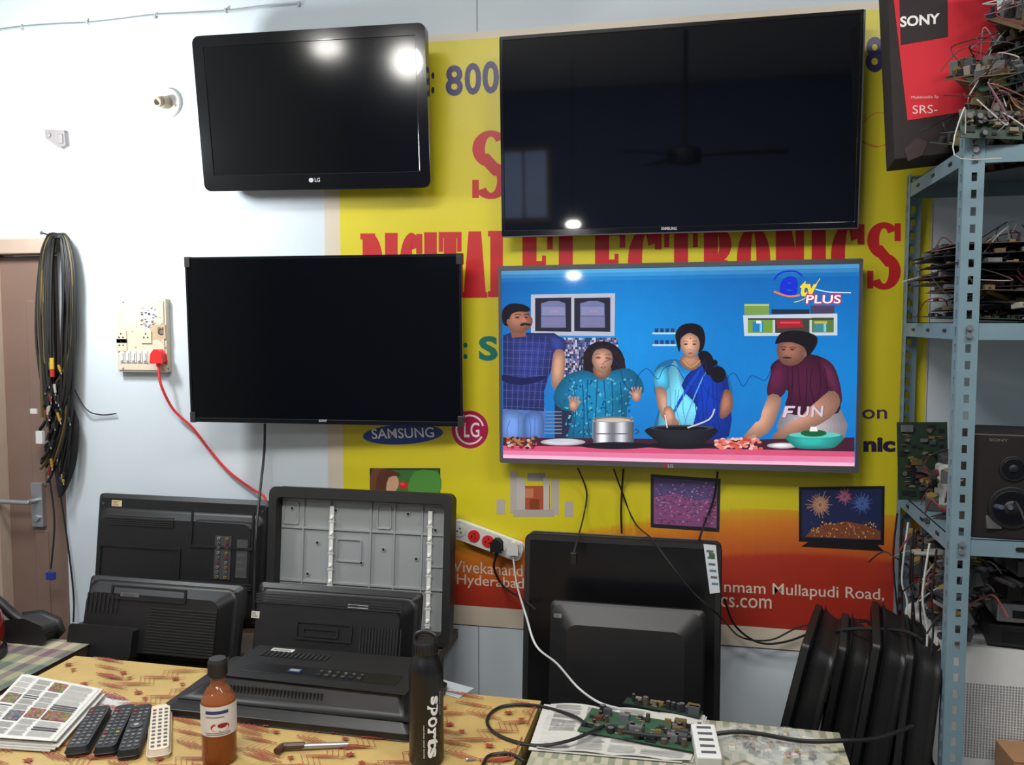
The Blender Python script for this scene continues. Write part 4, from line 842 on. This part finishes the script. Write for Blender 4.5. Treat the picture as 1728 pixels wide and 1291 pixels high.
cable([T(1050,1235,ZT+.03),T(1150,1245,ZT+.02),T(1250,1235,ZT+.03),T(1350,1250,ZT+.03),T(1420,1250,ZT+.03),T(1480,1246,ZT+.02),T(1540,1225,ZT+.02)],.0045,M_cable,'thick black cable crossing over the circuit boards')
cable([T(815,1291,ZT+.005),T(826,1275,ZT+.005),T(860,1272,ZT+.005),T(885,1285,ZT+.005)],.0035,M_cable,'short black cable end curling on the yellow cloth')
P0=T(475,1268,ZT); P1=T(590,1262,ZT); e=thing('screwdriver','small steel screwdriver with brown handle on yellow cloth','screwdriver',Tr(P0.x,P0.y,ZT+.010))
v=(P1-P0); b=MB(); b.cyl(v*.30+Vector((0,0,-.002)),v*.98+Vector((0,0,-.003)),.006,.0055); part('blade',b,M_sil,e,smooth=True)
b=MB(); b.tube([Vector((0,-.02,0)),Vector((.002,.0,0)),v*.10,v*.22,v*.34],.007,8); part('handle',b,mat('worn_brown',(74,50,38),.5),e,smooth=True)
P0=T(790,1285,ZT); e=thing('screw','tiny loose steel screw on the cloth','screw',Tr(P0.x,P0.y,ZT+.004)); b=MB(); b.cyl((0,0,0),(.016,.004,0),.0022,.001,8); b.cyl((-.003,0,0),(0,0,0),.004,.003,10); part('screw_body',b,M_sil,e)
P0=T(760,1160,ZT); e=thing('paper_sheet','white folded paper slip beside the lying television','paper',Tr(P0.x+.0,P0.y-.01,ZT+.001)@Ro(-20,'Z')); b=MB(); b.box(-.05,.05,-.03,.03,0,.001,c=S(180,186,186)); b.box(-.04,.05,-.025,.03,.0012,.002,c=S(160,168,170)); part('sheet',b,M_paper,e)
P0=T(-72,1120,ZT); e=thing('helmet','glossy dark red helmet at the edge of the table','helmet',Tr(P0.x-.02,P0.y+.02,ZT+.001))
b=MB(); b.lathe([(.085,0),(.1,.02),(.108,.06),(.1,.11),(.075,.15),(.04,.17),(.005,.176)],32); part('shell',b,mat('gloss_red',(130,22,22),.15,coat=.6),e,smooth=True)
b=MB(); b.lathe([(.104,.0),(.11,.004),(.11,.016),(.104,.02)],32); part('rim',b,M_blk,e,smooth=True)
P0=T(45,1085,ZT); e=thing('hand_vacuum','black curved appliance nozzle lying on the side table','appliance',Tr(P0.x,P0.y+.02,ZT+.0))
b=MB(); b.tube([(-.2,-.03,.16),(-.14,-.02,.14),(-.09,-.01,.10),(-.05,0,.06),(.0,.01,.03),(.04,.01,.025)],.014,12); part('hose',b,M_blk,e,smooth=True)
b=MB(); b.ext([(-.1,.0),(.04,.0),(.06,.02),(.05,.045),(0,.06),(-.06,.05)],-.03,.04); part('nozzle_head',b,M_blk2,e,.01,True)
e=thing('adapter','small black power adapter lying at the bench end','adapter',Tr(bx0+.055,-.45,ZB+.001)); b=MB(); b.ext(rr(-.05,.05,0,.06,.01),-.025,.025); part('adapter_body',b,M_blk,e,.004)
# ---------- power strip on banner
q0=W(768,878,.03);q1=W(883,921,.03); L=(q1-q0).length; ang=math.degrees(math.atan2(-(q1.z-q0.z),q1.x-q0.x))
M=Tr(q0.x,-.0075,q0.z)@Ro(ang,'Y')
e=thing('power_strip','white power strip with red-rimmed sockets hanging on the banner','power strip',M)
b=MB(); b.ext(rr(0,L,-.048,0,.012),-.024,0); part('casing',b,M_white,e,.003,True)
for i,x in enumerate((.022,.068,.112,.152)):
    b=MB(); b.cyl((x,-.024,-.024),(x,-.0265,-.024),.018,n=22,m=1 if i in(1,2) else 0); b.cyl((x,-.0265,-.024),(x,-.027,-.024),.012,n=20,m=1 if i in (1,2) else 0)
    for dx_,dz_ in ((-.006,-.003),(.006,-.003),(0,.007)): b.cyl((x+dx_,-.027,-.024+dz_),(x+dx_,-.0275,-.024+dz_),.0026,n=8,m=2)
    part('socket',b,[M_white,M_red,M_blk],e)
for px,py,mm,lb in ((838,920,M_blk,'black plug pushed into the power strip'),(866,925,M_white,'white plug pushed into the power strip')):
    P0=W(px,py,.05); e=thing('plug',lb,'plug',Tr(P0.x,P0.y,P0.z)); b=MB(); b.ext([(-.014,-.016),(.014,-.016),(.013,.008),(.005,.016),(-.005,.016),(-.013,.008)],-.012,.014); b.cyl((0,0,-.014),(0,0,-.03),.006); part('plug_body',b,mm,e,.003)
cable([W(838,936,.05),W(834,960,.04),W(850,990,.03),W(880,1010,.2),W(905,1030,.29)],.0035,M_cable,'black cord running from the power strip behind a television')
cable([W(866,942,.05),W(872,985,.1),W(888,1040,.38),W(905,1090,.49),W(940,1120,.5),W(975,1160,.52),T(1010,1185,ZT+.02),T(1046,1196,ZT+.01)],.0026,M_cabw,'white cord drooping from the power strip to the table')
cable([W(975,790,.05),W(990,830,.02),W(985,870,.04),W(976,905,.24),W(968,935,.30)],.0024,M_cable,'black wire hanging from the lit television')
cable([W(1036,792,.05),W(1046,820,.02),W(1070,880,.02),W(1100,910,.24),W(1130,950,.31),W(1170,1000,.32),W(1215,1040,.3),W(1250,1075,.06),W(1300,1080,.05),W(1350,1058,.05),W(1420,1045,.08),W(1500,1050,.08)],.0024,M_cable,'long black wire trailing from the lit television toward the shelf')
cable([W(1052,792,.05),W(1050,820,.02),W(1048,860,.02),W(1049,900,.02)],.003,M_cable,'short black wire hanging over the banner')
cable([W(1211,797,.05),W(1205,840,.02),W(1190,880,.03),W(1180,911,.18)],.0032,M_cable,'black cord from the lit television down to another')
cable([W(1222,1010,.06),W(1240,1055,.05),W(1280,1084,.05),W(1330,1082,.06),W(1400,1056,.1),W(1470,1048,.1)],.003,M_cable,'black cord sagging above the row of televisions')
cable([W(1376,1076,.3),W(1430,1062,.36),W(1490,1062,.38),W(1530,1066,.4),W(1556,1080,.42)],.004,M_cable,'black cord draped on top of the upright televisions')
b=MB(); P0=W(968,940,.305); b.box(P0.x-.008,P0.x+.008,P0.y-.006,P0.y+.006,P0.z-.02,P0.z+.012); top('plug',b,M_blk,'small black connector dangling on a wire','plug',.002)
# ---------- steel shelf
SX0,SX1=.503,1.42; SY0,SY1=-.535,-.03; ZS=[1.95,1.60,1.16,.62,.15]
e=thing('steel_shelf','blue-grey slotted-angle steel rack loaded with electronic scrap','shelf',Tr(SX0,SY0,0))
def slot_strip(b,org,ux,L,wd=.036,pitch=.034):
    ux=Vector(ux); org=Vector(org); n=int(L/pitch); 
    def V(u,z): return org+ux*u+Vector((0,0,z))
    a,c=wd*.36,wd*.64
    for i in range(n):
        z0=i*pitch;z1=z0+pitch; s0,s1=z0+pitch*.25,z0+pitch*.75
        for (u0,u1,y0,y1) in ((0,a,z0,z1),(c,wd,z0,z1),(a,c,z0,s0),(a,c,s1,z1)):
            b.add([V(u0,y0),V(u1,y0),V(u1,y1),V(u0,y1)],[(0,1,2,3)])
HT=1.99
for (x,y,sx,sy) in ((0,0,1,1),(SX1-SX0,0,-1,1),(0,SY1-SY0,1,-1),(SX1-SX0,SY1-SY0,-1,-1)):
    b=MB(); slot_strip(b,(x,y,.001),(sx,0,0),HT); slot_strip(b,(x,y,.001),(0,sy,0),HT)
    o=part('post',b,M_steel,e); m=o.modifiers.new('s','SOLIDIFY'); m.thickness=.002
for z in ZS:
    b=MB(); X=SX1-SX0;Y=SY1-SY0
    b.box(.002,X-.002,.002,Y-.002,z-.0015,z); b.box(.002,X-.002,.002,.004,z-.035,z); b.box(.002,X-.002,Y-.004,Y-.002,z-.035,z); b.box(.002,.004,.002,Y-.002,z-.035,z); b.box(X-.004,X-.002,.002,Y-.002,z-.035,z)
    for k in range(6): x=.12+k*.14; b.ext(rr(x,x+.022,z-.021,z-.013,.004,3),-.0002,.0021,m=1)
    for k in range(3): y=.1+k*.14; b.box(.0005,.0025,y,y+.025,z-.021,z-.014,m=1)
    part('shelf_board',b,[M_steel,M_blk],e)
for z in ZS:
    for dz in (-.01,-.026): b=MB(); b.cyl((.018,-.002,z+dz),(.018,-.007,z+dz),.006,n=6); part('bolt',b,M_sil,e)
# carton
P0=W(1512,292,.33); zb_=ZS[0]+.001
M=Tr(P0.x-.004,-.33,zb_+.012)@Ro(-5,'Z')@Ro(-4,'Y'); bw_=.215;bhh=.42;bd=.16
e=thing('speaker_carton','tall red and black cardboard speaker carton on the rack','box',M)
b=MB(); b.box(0,bw_,0,bd,.0,bhh,c=S(34,24,24)); part('carton_body',b,M_paper,e,.002)
b=MB(mp=lambda a,c,l:PL(a,c,M,.0008+l))
zA=lambda x,z:(x,-.0012,z)
b.add([zA(.03,.082),zA(bw_-.002,.088),zA(bw_-.002,bhh-.003),zA(.008,bhh-.003)],[(0,1,2,3)],0,S(196,30,44)); b.up(.001)
b.P([(1516,-60),(1598,-60),(1600,62),(1520,76)],(36,26,28)); b.Tx('SONY',1519,28,1586,46,(226,222,220),bold=.03,sl=-.09); b.Tx('SRS-',1540,178,1582,192,(230,190,190),bold=0,sl=-.03); b.Tx('Multimedia Sp',1538,162,1584,168,(226,190,190),bold=0,sl=-.03)
b.P([(1526,252),(1548,232),(1566,240),(1556,262),(1532,272)],(54,40,40))
part('print',b,M_paper,e)
# top pile
gnd=ZS[0]+.001; rp=random.Random(55)
for i in range(24):
    x=.585+rp.uniform(-.045,.09)+i*.0028; y=-.45+rp.uniform(-.045,.045); M=Tr(x,y,gnd+.02+i*.014)@Ro(rp.uniform(-60,60),'Z')@Ro(rp.uniform(10,55) if i%2 else rp.uniform(-14,14),'X')@Ro(rp.uniform(-22,22),'Y')
    pcb(M,rp.uniform(.10,.16),rp.uniform(.08,.12),20+i,'old %s circuit board with dangling wires in a heap'%('green' if i%3==0 else 'brown'),[M_pcb,M_pcb2,M_pcb2][i%3],tall=1.4,wires=5,group='circuit boards heaped on the rack top',wr=.0013)
for i in range(5):
    M=Tr(.70+i*.05,-.3+.02*i,gnd+.02+i*.05)@Ro(rp.uniform(-60,60),'Z')@Ro(30,'X'); pcb(M,.2,.16,50+i,'large dusty circuit board in a heap',M_pcb2,tall=1.5,wires=5,group='circuit boards heaped on the rack top')
pcb(Tr(SX0+.04,SY0-.01,gnd+.035)@Ro(4,'Z')@Ro(75,'X')@Ro(8,'Y'),.12,.06,60,'green amplifier board standing on edge at the rack front',tall=.9,wires=8,group='circuit boards heaped on the rack top')
# shelf 2 pile
gnd=ZS[1]+.001
for i in range(15):
    for j in range(3):
        if (j==1 and i>11) or (j==2 and i<8): continue
        xx=SX0+.12+(.26 if j==1 else 0)+rp.uniform(-.03,.03)+(.06 if j==2 else 0); yy=SY0+.2+rp.uniform(-.07,.07)+(.14 if j==2 else 0)
        M=Tr(xx,yy,gnd+.004+i*.0115)@Ro(rp.uniform(-16,16),'Z')@Ro(rp.uniform(-3,3),'Y')
        pcb(M,.24,.24,80+i*3+j,'flat dusty circuit board stacked on the rack shelf',rp.choice([M_pcb2,M_pcb2,M_blk2,M_pcb]),tall=.45,wires=2,group='circuit boards stacked on the shelf')
# shelf 3
gnd=ZS[2]+.001
P0=W(1556,800,.16); pcb(Tr(P0.x,P0.y,gnd+.1)@Ro(14,'Z')@Ro(84,'X'),.125,.19,120,'large green circuit board standing upright against the rack',tall=.35,wires=1)
P0=T(1712,912,gnd); sp=thing('speaker','black wooden bookshelf speaker with two round drivers','speaker',Tr(P0.x,P0.y+.065,gnd)@Ro(-6,'Z'))
b=MB(); b.box(-.075,.075,-.06,.1,0,.215); part('cabinet',b,mat('speaker_wood',(27,20,19),.5,var=.4,scale=12),sp,.004)
for z,r in ((.145,.026),(.065,.044)):
    b=MB(); b.cyl((0,-.06,z),(0,-.064,z),r,r*.96,n=28); b.cyl((0,-.064,z),(0,-.065,z),r*.8,n=28,m=1); b.cyl((0,-.065,z),(0,-.069,z),r*.35,r*.2,n=20); part('driver',b,[M_blk,M_satin],sp,.001,True)
b=MB(); b.Tx('SONY',-.045,0,-.01,.006,(90,82,76),bold=.03,fn=lambda a,c:(a,-.0605,.205-c)); part('logo',b,M_col,sp)
for i,(dx_,dy_,r,hh,cl,lb) in enumerate(((.05,.09,.03,.05,(110,90,70),'brown plastic cap jar'),(.09,.34,.04,.12,(166,170,166),'cloudy white plastic jar'),(.24,.42,.05,.14,(60,68,82),'dark blue plastic tub'))):
    e=thing('jar',lb+' among parts on the shelf','jar',Tr(SX0+dx_,SY0+dy_,gnd)); b=MB(); b.lathe([(r*.9,0),(r,.004),(r,hh*.8),(r*.8,hh*.86),(r*.82,hh)],24,c=S(*cl)); part('jar_body',b,M_col,e,smooth=True); b=MB(); b.lathe([(r*.86,hh*.86),(r*.88,hh*.88),(r*.88,hh*1.02),(r*.8,hh*1.04)],24,c=S(60,60,64)); part('lid',b,M_col,e,smooth=True)
def junk(n,cx,cy,sx,sy,z,lb,seed,hz=.05):
    rnd=random.Random(seed)
    for i in range(n):
        x=cx+rnd.uniform(-sx,sx);y=cy+rnd.uniform(-sy,sy);zz=z+.012+rnd.random()*hz; L=rnd.uniform(.03,.08); k=rnd.random()
        M=Tr(x,y,zz)@Ro(rnd.uniform(0,360),'Z')@Ro(rnd.uniform(-30,30),'Y')
        cl=rnd.choice([(110,36,32),(136,132,124),(34,34,36),(120,92,44),(58,68,82),(96,96,98),(50,50,50),(36,36,40),(30,30,32)])
        if k<.4:
            e=thing('pliers','small hand tool with coloured grips in a shelf pile','tool',M,lb); b=MB(); b.tube([(0,.004,0),(L*.4,.012,0),(L,.008,0)],.005,7,c=S(*cl)); b.tube([(0,-.004,0),(L*.4,-.012,0),(L,-.008,0)],.005,7,c=S(*cl)); part('grip',b,M_dust,e,smooth=True); b=MB(); b.ext([(-.03,-.002),(-.03,.002),(0,.008),(.006,0),(0,-.008)],-.003,.003,ax='z',c=S(120,120,122)); part('jaw',b,M_dust,e)
        elif k<.7:
            e=thing('connector','loose wired connector in a shelf pile','connector',M,lb); b=MB(); b.box(-.012,.012,-.007,.007,-.006,.006,c=S(*cl)); part('housing',b,M_dust,e,.001); b=MB(); b.tube([(.012,0,0),(.04,.02,.02),(.07,0,.03),(.1,-.02,-.005)],.002,5,c=S(*rnd.choice([(120,50,44),(30,30,30),(150,150,146)]))); part('wire',b,M_dust,e)
        else:
            e=thing('transformer','small coil transformer in a shelf pile','transformer',M,lb); b=MB(); b.box(-.018,.018,-.014,.014,-.014,.014,c=S(70,70,72)); part('core',b,M_dust,e,.001); b=MB(); b.cyl((0,0,-.010),(0,0,.018),.012,n=14,c=S(130,110,56)); part('winding',b,M_dust,e)
junk(34,SX0+.07,SY0+.22,.06,.2,ZS[2],'loose parts on the middle shelf',5,.08)
junk(22,SX0+.24,SY0+.36,.1,.08,ZS[2],'loose parts on the middle shelf',6,.12)
junk(12,SX0+.3,SY0+.06,.2,.04,ZS[1],'loose parts on the upper shelf',11)
# shelf 4
gnd=ZS[3]+.001
e=thing('white_appliance','white plastic appliance box with perforated grille','appliance',Tr(SX0+.165,SY0+.25,gnd))
b=MB(); b.ext(rr(-.152,.2,0,.27,.02),-.14,.16); part('casing',b,M_white,e,.006,True)
M_gr=mat('grille_grey',(130,130,130),.6)
b=MB()
for i in range(44):
    for j in range(28): b.box(-.1+i*.006,-.0968+i*.006,-.1412,-.1395,.03+j*.006,.0332+j*.006)
part('grille',b,M_gr,e)
e=thing('cardboard_box','small brown cardboard box in front of the white appliance','box',Tr(SX0+.21,SY0+.05,gnd)@Ro(4,'Z'))
b=MB(); b.box(-.08,.12,-.045,.05,0,.08); part('box_body',b,M_card,e,.002)
for xx0,xx1 in ((-.08,.018),(.022,.12)): b=MB(); b.box(xx0,xx1,-.0455,.0505,.0795,.081); part('flap',b,M_card,e)
zz=gnd+.272
for i,(hh,cl,lb) in enumerate(((.05,M_blk2,'dark grey disc player with silver front'),(.045,M_sil,'silver set-top box stacked on the rack'),(.05,M_blk,'black disc player with card slot'),(.04,M_grey,'grey amplifier chassis with slots'))):
    e=thing('media_player',lb,'electronic device',Tr(SX0+.30+.01*i,SY0+.23+.01*i,zz)@Ro(-8+4*i,'Z'),'media players stacked on the appliance'); zz+=hh+.003
    b=MB(); b.box(-.17,.17,-.12,.12,.004,hh); part('case',b,cl,e,.003)
    b=MB(); b.box(-.14,.0,-.1225,-.1195,.015,hh-.014,c=S(16,16,18)); b.box(.02,.12,-.1225,-.1195,hh-.02,hh-.012,c=S(60,62,66)); 
    for k in range(4): b.cyl((.03+k*.028,-.12,.016),(.03+k*.028,-.124,.016),.005,n=10,c=S(150,150,150))
    part('front_panel',b,M_col,e)
    for sx in (-.13,.15):
        for sy in (-.1,.1): b=MB(); b.cyl((sx,sy,0),(sx,sy,.0045),.01,n=10,c=S(20,20,20)); part('foot',b,M_col,e)
junk(95,SX0+.055,SY0+.25,.05,.18,ZS[3]+.27,'tools piled along the rack side',8,.19)
for i in range(8):
    cable([(SX0-.012-.002*(i%4),SY0+.06+i*.05,1.12),(SX0-.016-.006*(i%2),SY0+.07+i*.05,1.02-.02*(i%3)),(SX0-.008,SY0+.08+i*.048,.95-.03*(i%4)),(SX0-.014,SY0+.07+i*.046,.88-.03*(i%3))],.0024,[M_cable,M_cabw,M_cable,M_cable][i%4],'thin loose wire dangling at the rack side',6,'wires dangling from the rack')
# ---------- lamps, window and fan (behind the viewer)
def lamp(P,lb,r,m,squash=1):
    x,y,z=P; e=thing('pendant_lamp',lb,'lamp',Tr(x,y,z)); b=MB(); b.lathe([(r*math.sin(math.pi*k/12)+.0005,-r*squash*math.cos(math.pi*k/12)) for k in range(13)],24); part('bulb',b,m,e,smooth=True)
    b=MB(); b.cyl((0,0,r*squash-.004),(0,0,r*squash+.05),.018); b.cyl((0,0,r*squash+.05),(0,0,max(r*squash+.06,ZC-z-.001)),.003,n=8); part('cord',b,M_blk,e)
lamp(reflect(968,465,M4,-4.0),'glowing compact bulb hanging on a cord',.05,M_bulb,.5)
lamp(reflect(552,80,M1,-2.9),'wide glowing pendant lamp hanging from the ceiling',.085,M_globe,.55)
lamp(reflect(688,104,M1,-2.9),'round glowing globe lamp hanging from the ceiling',.09,M_globe,1.0)
Qw=reflect(884,312,M2,YF+.02)
b=MB(); b.box(Qw.x-.2,Qw.x+.2,YF,YF+.02,Qw.z-.28,Qw.z+.28); b.box(Qw.x-.24,Qw.x+.24,YF,YF+.012,Qw.z-.32,Qw.z+.32,m=1); b.box(Qw.x-.01,Qw.x+.01,YF+.02,YF+.03,Qw.z-.28,Qw.z+.28,m=1)
struct('window_1',b,[mat('window_dusk_glow',(150,170,210),.3,emit=1.3,var=.2,scale=3),M_frame])
Pf=reflect(1155,262,M2,-3.4)
e=thing('ceiling_fan','dark ceiling fan with three blades on a down rod','fan',Tr(*Pf))
b=MB(); b.lathe([(.03,-.06),(.1,-.05),(.11,0),(.1,.04),(.03,.06)],24); part('motor',b,M_blk2,e,smooth=True)
b=MB(); b.cyl((0,0,.05),(0,0,ZC-Pf.z-.001),.012); part('down_rod',b,M_blk2,e)
for k in range(3):
    b=MB(); b.ext([(.1,-.03),(.3,-.06),(.62,-.07),(.64,.05),(.3,.05),(.1,.03)],-.004,.004,ax='z',M=Ro(120*k+8,'Z')@Ro(6,'X')); part('blade',b,M_blk2,e)
def area(name,loc,rot,sx,sy,pw,col):
    L=bpy.data.lights.new(name,'AREA'); L.shape='RECTANGLE'; L.size=sx;L.size_y=sy; L.energy=pw; L.color=col; o=bpy.data.objects.new(name,L); link(o); o.location=loc; o.rotation_euler=rot
area('added_fill_overhead',(-.7,-2.1,3.05),(0,0,0),1.2,.5,60,(1,.98,.96))  # overhead fill added to light the room, no fitting modelled on it
area('added_fill_side',(.9,-1.6,3.05),(0,0,0),1.0,.35,30,(1,.98,.95))  # second added fill toward the right, not a real ceiling fitting
pl_=W(-50,225,.5); L=bpy.data.lights.new('tube_lamp_light','POINT'); L.energy=40; L.shadow_soft_size=.08; L.color=(.95,.98,1); o=bpy.data.objects.new('tube_lamp_light',L); link(o); o.location=pl_
wd_=bpy.data.worlds.new('world'); sc.world=wd_; wd_.use_nodes=True; wd_.node_tree.nodes['Background'].inputs[0].default_value=(.6,.65,.7,1); wd_.node_tree.nodes['Background'].inputs[1].default_value=.3
